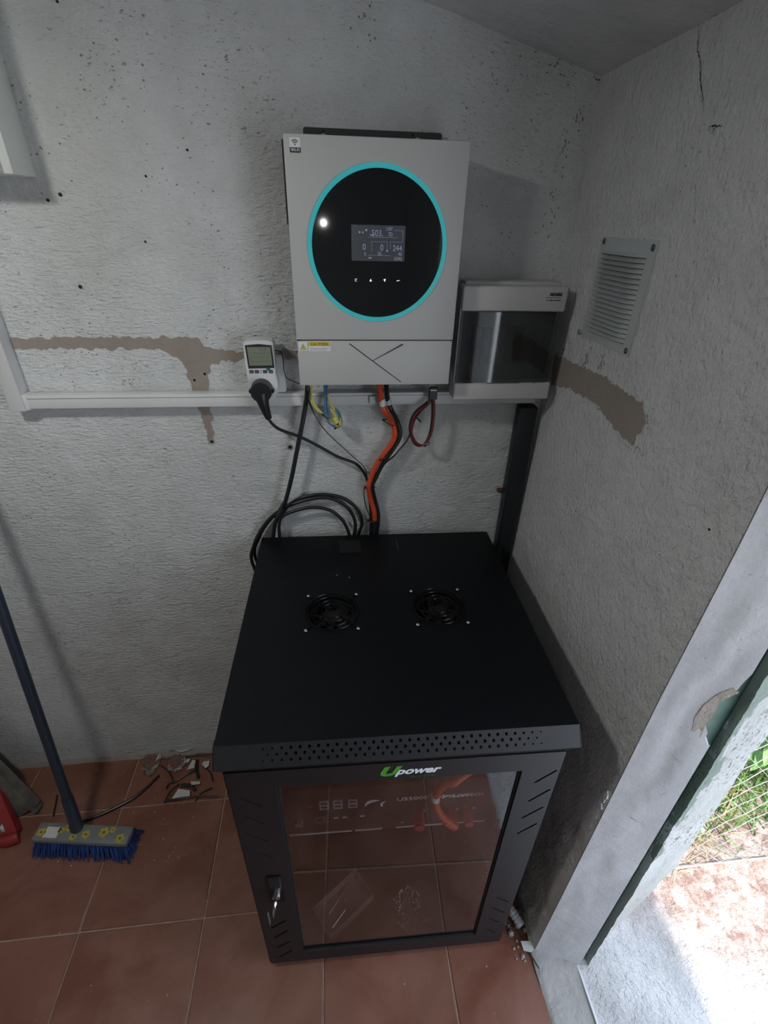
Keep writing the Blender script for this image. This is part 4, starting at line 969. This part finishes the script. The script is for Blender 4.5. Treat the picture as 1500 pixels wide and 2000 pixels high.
obj('sheath', MB().tube([(0.3239, 0.5580, 1.3539),(0.3274, 0.5730, 1.3268),(0.3328, 0.5830, 1.2965), (0.3404, 0.5830, 1.2783),(0.3574, 0.6050, 1.2453), (0.3659, 0.6050, 1.2168), (0.3643, 0.6050, 1.1958), (0.3513, 0.6050, 1.1719), (0.3380, 0.6050, 1.1503), (0.3220, 0.6050, 1.1228), (0.3083, 0.6050, 1.0903), (0.3007, 0.6050, 1.0687),(0.3085, 0.6130, 1.0265), (0.3172, 0.6130, 0.9872), (0.3178, 0.6130, 0.9519), (0.3129, 0.6130, 0.9058), (.30, YW-.018, .80)], .0056, 12, 7), M['black'], bk)
obj('marker_sleeve', MB().tube([(0.3314, 0.5830, 1.3049), (0.3353, 0.5830, 1.2905)], .0068, 12, 2), M['alu'], bk)
for x, k, z, r, a in [(0.3385, 0.034, 1.2415, 0.014, 0.5), (0.3308, 0.034, 1.1573, 0.014, -0.7), (0.2957, 0.026, 1.0663, 0.012, 0), (0.3049, 0.024, 0.9663, 0.012, 0)]: tie(og, x, z, k, r, a)
lb = single('cable_clip', MB().box(*(0.2910, 0.3064), YW-.036, YW-.031, *(1.2880, 1.3061), .001), M['alu'], 'small grey clip stuck on the trunking beside the orange cable', 'clip')
# small wire bundle, yellow-green and blue
yg = thing('earth_wire_bundle', 'bundle of yellow, green and blue wires looped under the inverter', 'wires', (0.1750, 0.5730, 1.3338))
obj('yellow_wire', MB().tube([(0.1577, 0.5730, 1.3419),(0.1561, 0.5880, 1.3203), (0.1615, 0.5880, 1.2933), (0.1744, 0.5880, 1.2752), (0.1902, 0.5880, 1.2640), (0.2038, 0.5880, 1.2515), (0.2176, 0.5880, 1.2388), (0.2238, 0.5880, 1.2512), (0.2160, 0.5880, 1.2685), (0.2049, 0.5880, 1.2880), (0.1985, 0.5880, 1.3024),(0.1967, 0.5830, 1.3157)], .0026, 8, 7), M['yellow'], yg)
obj('yellow_wire', MB().tube([(0.1643, 0.5730, 1.3418),(0.1605, 0.5840, 1.3157), (0.1661, 0.5840, 1.2922), (0.1813, 0.5840, 1.2729), (0.2001, 0.5840, 1.2481), (0.2127, 0.5840, 1.2380), (0.2223, 0.5840, 1.2428), (0.2123, 0.5840, 1.2651), (0.2012, 0.5840, 1.2822)], .0022, 8, 7), M['yellow'], yg)
obj('green_wire', MB().tube([(0.1576, 0.5920, 1.3074), (0.1678, 0.5920, 1.2824), (0.1856, 0.5920, 1.2651), (0.2012, 0.5920, 1.2426), (0.2176, 0.5920, 1.2373), (0.2262, 0.5920, 1.2472), (0.2208, 0.5920, 1.2695), (0.2094, 0.5920, 1.2794), (0.2012, 0.5920, 1.2771)], .0022, 8, 7), M['green'], yg)
obj('blue_wire', MB().tube([(0.1909, 0.5730, 1.3416),(0.1910, 0.5830, 1.3157), (0.1899, 0.5830, 1.2863), (0.1914, 0.5830, 1.2658), (0.2000, 0.5830, 1.2460), (0.2127, 0.5830, 1.2383)], .0028, 8, 7), M['blue'], yg)
obj('blue_wire', MB().tube([(0.1964, 0.5730, 1.3416),(0.1942, 0.5870, 1.3086), (0.1954, 0.5870, 1.2789), (0.2061, 0.5870, 1.2519), (0.2177, 0.5870, 1.2442), (0.2204, 0.5870, 1.2603), (0.2128, 0.5870, 1.2786)], .0024, 8, 7), M['blue'], yg)
x, _, z = (0.1913, 0.5850, 1.2639); tie(yg, x, z, .048, .008, .6)
x, _, z = (0.2175, 0.5850, 1.2387); tie(yg, x, z, .048, .006, -.5)
x, _, z = (0.2120, 0.5850, 1.2550); obj('tape', MB().tube([(0.2075, 0.5850, 1.2612), (0.2154, 0.5850, 1.2475)], .0062, 8, 2), M['yellow'], yg)
# red and black wire loop on the right
rb = thing('red_black_wire_loop', 'dark red and black wires in a hanging loop right of the orange cable', 'wires', (0.4334, 0.5830, 1.3287))
obj('connector', MB().box(*(0.4263, 0.4448), YW-.055, YW-.046, *(1.3020, 1.3296), .001), M['black'], rb)
obj('connector_edge', MB().box(*(0.4275, 0.4420), YW-.0555, YW-.046, *(1.3224, 1.3249)), M['labw'], rb)
for dk, dx, mm in ((0, 0, 'dred'), (.003, -4, 'black'), (.002, 3, 'dred')):
    P = [(0.4348, 0.5830, 1.3109), (0.4393, 0.5830, 1.2831), (0.4404, 0.5830, 1.2521), (0.4379, 0.5830, 1.2203), (0.4307, 0.5830, 1.1982), (0.4178, 0.5830, 1.1866), (0.4024, 0.5830, 1.1935), (0.3913, 0.5830, 1.2147), (0.3889, 0.5830, 1.2378), (0.3938, 0.5830, 1.2591), (0.4049, 0.5830, 1.2750), (0.4186, 0.5830, 1.2858), (0.4276, 0.5830, 1.2942)]
    obj('wire', MB().tube([(p[0]+dx*.0007, p[1]+dk, p[2]+dx*.0004*(-1)**(i > 6)) for i, p in enumerate(P)], .0023, 7, 6), M[mm], rb)
obj('wire', MB().tube([(0.4298, 0.5850, 1.3032), (0.4260, 0.5850, 1.2887), (0.4102, 0.5850, 1.2730),(0.3984, 0.5930, 1.2491), (0.3924, 0.5930, 1.2236), (0.3825, 0.5930, 1.1977), (0.3672, 0.5930, 1.1767), (0.3503, 0.5930, 1.1554),(0.3318, 0.6030, 1.1333), (0.3169, 0.6030, 1.1055), (0.3031, 0.6030, 1.0770)], .0022, 7, 6), M['black'], rb)
x, _, z = (0.4063, 0.5830, 1.2526); tie(rb, x, z, .05, .007, .8)
x, _, z = (0.4312, 0.5830, 1.1916); tie(rb, x, z, .05, .006, -.6)

# ================================================================== BROOM
br = thing('broom', 'blue bristle broom with flower print head leaning on a dark handle', 'broom', (-.58, .36, 0))
hx = [(-.598, .372, .070), (-.597, .385, .16)]; top_ = Vector((-.612, YW-.013, 1.66)); a0 = Vector((-.600, .378, .095))
obj('handle', MB().cyl(a0, top_, .0128, n=18).sphere(top_, .0128, (1, 1, 1), 12), M['handle'], br)
obj('handle_socket', MB().tube([(-.598, .368, .058), (-.599, .372, .075), a0 + (top_-a0)*.06], lambda t: .021-.006*t, 16, 4), M['handle'], br)
bc = Vector((-.575, .352, 0)); ang = math.radians(-8)
Bm = Matrix.Translation(bc) @ Matrix.Rotation(ang, 4, 'Z')
blk = obj('head_block', MB().box(-.142, .142, -.026, .026, .046, .066, .006, 2, M=Bm), M['broomtop'], br)
for k, (x, y, r) in enumerate(((-.122, -.004, .013), (-.048, .012, .012), (-.022, -.012, .011), (.012, -.004, .013), (.062, .004, .015), (.117, -.010, .014), (-.066, .004, .010), (.085, .012, .009))):
    mb = MB(); P = []
    for i in range(30):
        a = 2*math.pi*i/30; rr = r*(.72+.28*abs(math.cos(2.5*a))); P.append((x+rr*math.cos(a), y+rr*math.sin(a)))
    sub('flower_print', plate(P, [], lambda a, b, t: tuple(Bm @ Vector((a, b, t))), .0668, .0655), M['pyell'], blk, br)
    sub('flower_centre', MB().cyl(Bm @ Vector((x, y, .0665)), Bm @ Vector((x, y, .0672)), r*.28, n=10), M['pdark'], blk, br)
sub('head_label', MB().box(-.112, -.070, -.018, .012, .0662, .0668, M=Bm), M['paper'], blk, br)
mb = MB(); rr = random.Random(5)
for ix in range(62):
    for iy in range(12):
        x = -.136+.272*ix/61+rr.uniform(-.002, .002); y = -.023+.046*iy/11
        fx = x*1.10+rr.uniform(-.006, .006); fy = y*1.9+rr.uniform(-.006, .006)
        p = Bm @ Vector((x, y, .047)); q = Bm @ Vector((fx, fy, rr.uniform(.000, .004)))
        m_ = (p+q)/2 + Vector((0, 0, .004)); w_ = .0016
        s1 = Vector((w_, 0, 0)); s2 = Vector((0, w_, 0))
        mb.poly([p-s1, p+s1, m_+s1, m_-s1, q+s1, q-s1, p-s2, p+s2, m_+s2, m_-s2, q+s2, q-s2], [(0, 1, 2, 3), (3, 2, 4, 5), (6, 7, 8, 9), (9, 8, 10, 11)])
mb.box(-.133, .133, -.022, .022, .012, .046, M=Bm)
b_ = obj('bristles', mb, M['bristle'], br, False); b_['kind'] = 'stuff'

# ================================================================== LEANING THINGS LEFT, FLOOR LITTER
pl = thing('wooden_plank', 'old grey wooden plank leaning in the dark lower left corner', 'plank', (-.78, .48, 0))
def lean(x0, x1, w_, th, y0, z0, y1, z1, xs=0.0):
    """board from foot (x0.., y0,z0) to head (x1.., y1,z1)"""
    a = Vector((x0, y0, z0)); b = Vector((x1, y1, z1)); d = (b-a).normalized(); s = Vector((1, 0, 0)) - d*d.x; s.normalize(); n = d.cross(s)
    mb = MB(); L = (b-a).length; bb = bmesh.new(); bmesh.ops.create_cube(bb, size=1); bmesh.ops.subdivide_edges(bb, edges=bb.edges, cuts=3)
    for v in bb.verts:
        p = a + d*(v.co.z+.5)*L + s*v.co.x*w_ + n*v.co.y*th; p += Vector((noise.noise(p*20), noise.noise(p*21), 0))*.002; v.co = p
    return mb._add(bb)
obj('board', lean(-.800, -1.06, .075, .022, .470, .012, YW-.02, .42), M['wood'], pl)
obj('edge_strip', lean(-.770, -1.03, .012, .030, .468, .012, YW-.03, .42), M['wood'], pl)
p2 = thing('plank_shadow', 'dark board added behind the grey plank for its shadow on the wall', 'shadow stand-in', (-.95, .55, 0))  # added dark board, stands in for the plank's soft shadow on the wall
obj('board', lean(-.905, -1.05, .10, .05, .545, .015, YW-.03, .36), simple('shadow_dark', (.035, .032, .03), .85, bmp=.3, nscale=30), p2)  # near-black colour carries the shade behind the plank
rd = thing('red_tool', 'red plastic tool lying at the left edge beside the broom', 'tool', (-.85, .48, 0))
obj('bar', lean(-0.8048, -.93, .026, .026, 0.3979, .014, .56, .16), M['redp'], rd)
obj('grip', MB().tube([(-0.8347, 0.3777, 0.0180), (-0.8059, 0.3778, 0.0180), (-0.7869, 0.3861, 0.0180)], .017, 10, 3), M['redp'], rd)
single('bottle_cap', MB().cyl((-.850, .424, .001), (-.850, .424, .012), .012, .010, n=18), M['labw'], 'small white cap on the floor beside the red tool', 'cap', smooth=True)
def strip(pts, wd, h=.001, z=.0006):
    mb = MB(); P = smooth_path([Vector((p[0], p[1], 0)) for p in pts], 5); V = []
    for i, p in enumerate(P):
        t = (P[min(i+1, len(P)-1)] - P[max(i-1, 0)]).normalized(); n = Vector((-t.y, t.x, 0))*wd/2; zz = z + (pts[min(len(pts)-1, i//5)][2] if len(pts[0]) > 2 else 0)
        V += [(p+n).xy.to_3d()+Vector((0, 0, zz)), (p-n).xy.to_3d()+Vector((0, 0, zz)), (p-n).xy.to_3d()+Vector((0, 0, zz+h)), (p+n).xy.to_3d()+Vector((0, 0, zz+h))]
    n = len(P); F = []
    for i in range(n-1):
        for q in range(4): F.append((4*i+q, 4*i+(q+1) % 4, 4*i+4+(q+1) % 4, 4*i+4+q))
    F += [(3, 2, 1, 0), (4*n-4, 4*n-3, 4*n-2, 4*n-1)]
    return mb.poly(V, F)
single('cable_offcut', MB().tube([(-0.6178, 0.4218, 0.0040), (-0.5803, 0.4322, 0.0040), (-0.5333, 0.4531, 0.0040), (-0.4838, 0.4812, 0.0040), (-0.4492, 0.5171, 0.0040), (-0.4242, 0.5519, 0.0040)], lambda t: .0030+.0022*math.sin(3.1*t), 8, 6), M['black'], 'long curved black cable offcut beside the broom head', 'cable')
single('black_stick', MB().tube([(-0.7184, 0.4456, 0.0030), (-0.7259, 0.4764, 0.0030), (-0.7359, 0.5135, 0.0030)], .0024, 6, 2), M['black'], 'short black stick on the tiles above the broom head', 'stick')
TS = [((315,1497),(340,1531),'thin black tie offcut slanting left of the paper scraps'), ((325,1543),(345,1528),'black tie end pointing left from the scrap pile'), ((345,1528),(382,1507),'black tie running from the pile up to the paper'),
      ((322,1572),(352,1534),'black tie offcut forming the lower left side of the pile'), ((322,1568),(425,1559),'long thin tie offcut lying lowest in the pile'), ((380,1566),(415,1540),'black tie offcut near the cabinet foot'),
      ((398,1500),(417,1528),'black tie leaning toward the cabinet side'), ((386,1488),(388,1522),'short thick black tie in the middle of the pile'), ((360,1482),(412,1481),'black tie lying along the wall behind the paper'),
      ((385,1465),(415,1463),'black tie end against the wall beside the cabinet'), ((355,1535),(382,1545),'thick black sleeve offcut in front of the paper'), ((312,1475),(333,1480),'black tie end at the wall left of the pile')]
PT = [(-0.4275, 0.5858, 0.0000), (-0.3676, 0.5188, 0.0000), (-0.3876, 0.4999, 0.0000), (-0.3604, 0.5234, 0.0000), (-0.3604, 0.5234, 0.0000), (-0.3054, 0.5561, 0.0000), (-0.3793, 0.4506, 0.0000), (-0.3458, 0.5116, 0.0000), (-0.3811, 0.4573, 0.0000), (-0.2134, 0.4566, 0.0000), (-0.2859, 0.4517, -0.0000), (-0.2363, 0.4910, 0.0000), (-0.2801, 0.5668, 0.0000), (-0.2369, 0.5121, 0.0000), (-0.3061, 0.5917, 0.0000), (-0.2890, 0.5275, 0.0000), (-0.3551, 0.6076, 0.0000), (-0.2624, 0.6011, 0.0000), (-0.3177, 0.6374, 0.0000), (-0.2639, 0.6365, 0.0000), (-0.3403, 0.5093, 0.0000), (-0.2905, 0.4874, 0.0000), (-0.4447, 0.6293, 0.0000), (-0.4044, 0.6159, 0.0000)]
for i, (_, _, lb) in enumerate(TS):
    a = Vector(PT[2*i]); b = Vector(PT[2*i+1]); z = .004+.002*(i % 5); mid = (a+b)/2+Vector((.006*(-1)**i, .004, 0))
    a.y = min(a.y, YW-.022); b.y = min(b.y, YW-.022); mid.y = min(mid.y, YW-.022)
    r = (.0055 if 'thick' in lb else .0022)
    single('cable_tie_offcut', MB().tube([(a.x, a.y, z), (mid.x, mid.y, z+.004), (b.x, b.y, z)], r, 6, 4), M['black'], lb, 'cable tie', 'cable tie offcuts by the cabinet')
PS = [([(363,1487),(372,1484),(370,1492),(360,1494)], 'small white scrap at the left of the pile'), ([(377,1487),(385,1489),(380,1503),(366,1505)], 'white paper scrap in the middle of the pile'),
      ([(398,1490),(410,1490),(409,1500),(402,1504),(395,1495)], 'white paper scrap closest to the cabinet'), ([(374,1531),(391,1529),(392,1535),(375,1537)], 'narrow white sticker on the tile in front of the pile'),
      ([(350,1545),(372,1548),(372,1562),(335,1566)], 'larger greenish grey scrap at the front of the pile')]
CO = [[(-0.3475, 0.5974, 0.0000), (-0.3328, 0.6018, 0.0000), (-0.3328, 0.5866, 0.0000), (-0.3496, 0.5843, 0.0000)], [(-0.3226, 0.5951, 0.0000), (-0.3075, 0.5899, 0.0000), (-0.3105, 0.5640, 0.0000), (-0.3342, 0.5625, 0.0000)], [(-0.2840, 0.5859, 0.0000), (-0.2626, 0.5839, 0.0000), (-0.2607, 0.5650, 0.0000), (-0.2715, 0.5586, 0.0000), (-0.2873, 0.5768, 0.0000)], [(-0.3095, 0.5135, 0.0000), (-0.2812, 0.5144, 0.0000), (-0.2772, 0.5035, 0.0000), (-0.3054, 0.5026, 0.0000)], [(-0.3445, 0.4924, 0.0000), (-0.3062, 0.4838, 0.0000), (-0.3007, 0.4597, 0.0000), (-0.3605, 0.4587, 0.0000)]]
for i, (_, lb) in enumerate(PS):
    q = [(p[0], min(p[1], YW-.012)) for p in CO[i]]
    single('paper_scrap', plate(q, [], lambda a, b, t: (a, b, t + .006*noise.noise(Vector((a*40, b*40, 0)))*(1 if t > .001 else 1)), .008+.001*i, .0072+.001*i), M['paper'], lb, 'paper', 'paper scraps by the cabinet', smooth=False)
mb = MB(); b = bmesh.new(); bmesh.ops.create_icosphere(b, subdivisions=3, radius=1)
cx_, cy_, _ = (-0.4613, 0.6021, 0.0000)
for v in b.verts:
    n_ = v.co.copy(); r = 1+.4*noise.noise(n_*3); v.co = Vector((cx_+n_.x*.026*r, min(YW-.012, cy_+n_.y*.05*r), max(.0006, .013+n_.z*.013*r)))
mb._add(b); single('clear_wrapper', mb, M['film'], 'crumpled clear wrapper on the floor left of the tie offcuts', 'wrapper', smooth=False)
mb = MB(); b = bmesh.new(); bmesh.ops.create_icosphere(b, subdivisions=3, radius=1)
cx_, cy_, _ = (-0.3749, 0.6171, 0.0000)
for v in b.verts:
    n_ = v.co.copy(); r = 1+.4*noise.noise(n_*3+Vector((4, 0, 0))); v.co = Vector((cx_+n_.x*.030*r, min(YW-.012, cy_-.03+n_.y*.03*r), max(.0006, .014+n_.z*.014*r)))
mb._add(b); single('clear_wrapper', mb, M['film'], 'crumpled clear wrapper against the wall behind the pile', 'wrapper', smooth=False)
mb = MB().tube([(-0.4073, 0.6423, 0.0200), (-0.3732, 0.6254, 0.0200), (-0.3473, 0.6270, 0.0200), (-0.3293, 0.6412, 0.0200)], .0016, 6, 5)
single('white_wire', mb, M['labw'], 'thin white wire arched on the floor at the wall', 'wire')
for o in bpy.data.objects:
    if o.name.startswith('white_wire'):
        for v in o.data.vertices: v.co.y = min(v.co.y, YW-.004)
mb = MB(); rr = random.Random(9)
for k in range(170):
    if k < 110: x, y = -.72+rr.random()*.45, .28+rr.random()*.33
    else: x, y = rr.uniform(-.7, .6), rr.uniform(-.35, .2)
    s = rr.uniform(.0006, .0020); z = .0003
    mb.poly([(x-s, y-s*.6, z), (x+s, y-s, z), (x+s*.7, y+s, z), (x, y, z+s)], [(0, 1, 3), (1, 2, 3), (2, 0, 3), (0, 2, 1)])
o = single('floor_crumbs', mb, M['paper'], 'tiny pale plaster crumbs scattered on the tiles', 'crumbs', smooth=False); o['kind'] = 'stuff'

# cable tag, conduit end by the right wall
tg = thing('tagged_cable', 'thin brown cable with a white tag on the floor right of the cabinet', 'cable', (0.6741, -0.0154, 0.0000))
obj('sheath', MB().tube([(0.6312, 0.0271, 0.0040), (0.6493, 0.0253, 0.0040), (0.6608, 0.0130, 0.0040), (0.6693, -0.0032, 0.0040),(0.6721, -0.0248, 0.0070), (0.6784, -0.0453, 0.0070), (0.6862, -0.0644, 0.0070)], .0018, 6, 6), simple('brown_cable', (.05, .035, .03), .5), tg)
q = [(0.6567, -0.0067, 0.0120), (0.6881, -0.0098, 0.0120), (0.6842, -0.0276, 0.0120), (0.6769, -0.0321, 0.0120), (0.6578, -0.0271, 0.0120)]
obj('tag', plate([(p[0], p[1]) for p in q], [], XY, .0125, .0112), simple('pale_green_tag', (.55, .62, .60), .5), tg, False, label='pale tag clipped to the cable')
hx_ = (0.6855, 0.0333, 0.0200)
hs_ = thing('corrugated_hose_end', 'white ribbed hose end poking out behind the cabinet foot', 'hose', (hx_[0], hx_[1], 0))
mb = MB(); A_ = Vector((.640, .075, .030)); B_ = Vector((.668, .022, .020))
for k in range(7): mb.cyl(A_+(B_-A_)*(k/7), A_+(B_-A_)*((k+.55)/7), .0125).cyl(A_+(B_-A_)*((k+.5)/7), A_+(B_-A_)*((k+1.05)/7), .0108)
obj('ribbed_sleeve', mb, M['trunk'], hs_)
obj('black_core', MB().tube([(.632, .22, .02), (.634, .12, .034), A_+Vector((-.002, .006, .004))], .0145, 10, 4), M['black'], hs_)
mb = MB(); rr = random.Random(2)
for k in range(60):
    x = rr.uniform(.625, .70); y = rr.uniform(-.05, .30); s = rr.uniform(.003, .011)*(1 if y > 0 else .5)
    if x > xr(0)-s*1.2: x = xr(0)-s*1.2
    b = bmesh.new(); bmesh.ops.create_icosphere(b, subdivisions=1, radius=s)
    for v in b.verts: v.co = Vector((x, y, s*.5)) + v.co*(1+.5*noise.noise(v.co*90+Vector((k, 0, 0)))); v.co.z = max(.0003, v.co.z)
    mb._add(b)
o = single('plaster_rubble', mb, M['cement'], 'crumbled grey plaster rubble along the foot of the right wall', 'rubble', smooth=False); o['kind'] = 'stuff'

# ================================================================== LAMPS
LX, LY, LZ = -.50, -.10, 2.04
lt = thing('ceiling_lamp', 'round white LED lamp hanging from the ceiling left of the doorway', 'lamp', (LX, LY, LZ))
obj('housing', MB().cyl((LX, LY, LZ), (LX, LY, LZ+.025), .075, .07, n=32), M['white'], lt)
obj('cord', MB().cyl((LX, LY, LZ+.025), (LX, LY, ceil_z(LX)+.005), .003), M['white'], lt)
obj('diffuser', MB().cyl((LX, LY, LZ-.004), (LX, LY, LZ-.001), .068, n=32), simple('lamp_diffuser', (.8, .8, .75), .4, emit=(1, .98, .88), es=6.0), lt)
ld = bpy.data.lights.new('lamp_light', 'AREA'); ld.shape = 'DISK'; ld.size = .15; ld.energy = LAMP_POWER; ld.color = (1.0, .985, .93)
lo = bpy.data.objects.new('lamp_light', ld); C.objects.link(lo); lo.location = (0, 0, -.006); lo.parent = lt
fd = bpy.data.lights.new('phone_flash', 'POINT'); fd.shadow_soft_size = .005; fd.energy = FLASH_POWER; fd.color = (1, .99, .94)
fo = bpy.data.objects.new('phone_flash', fd); C.objects.link(fo); fo.location = (.200, -.488, 1.640)
for o in bpy.data.objects:
    if '_w' in o.keys(): del o['_w']
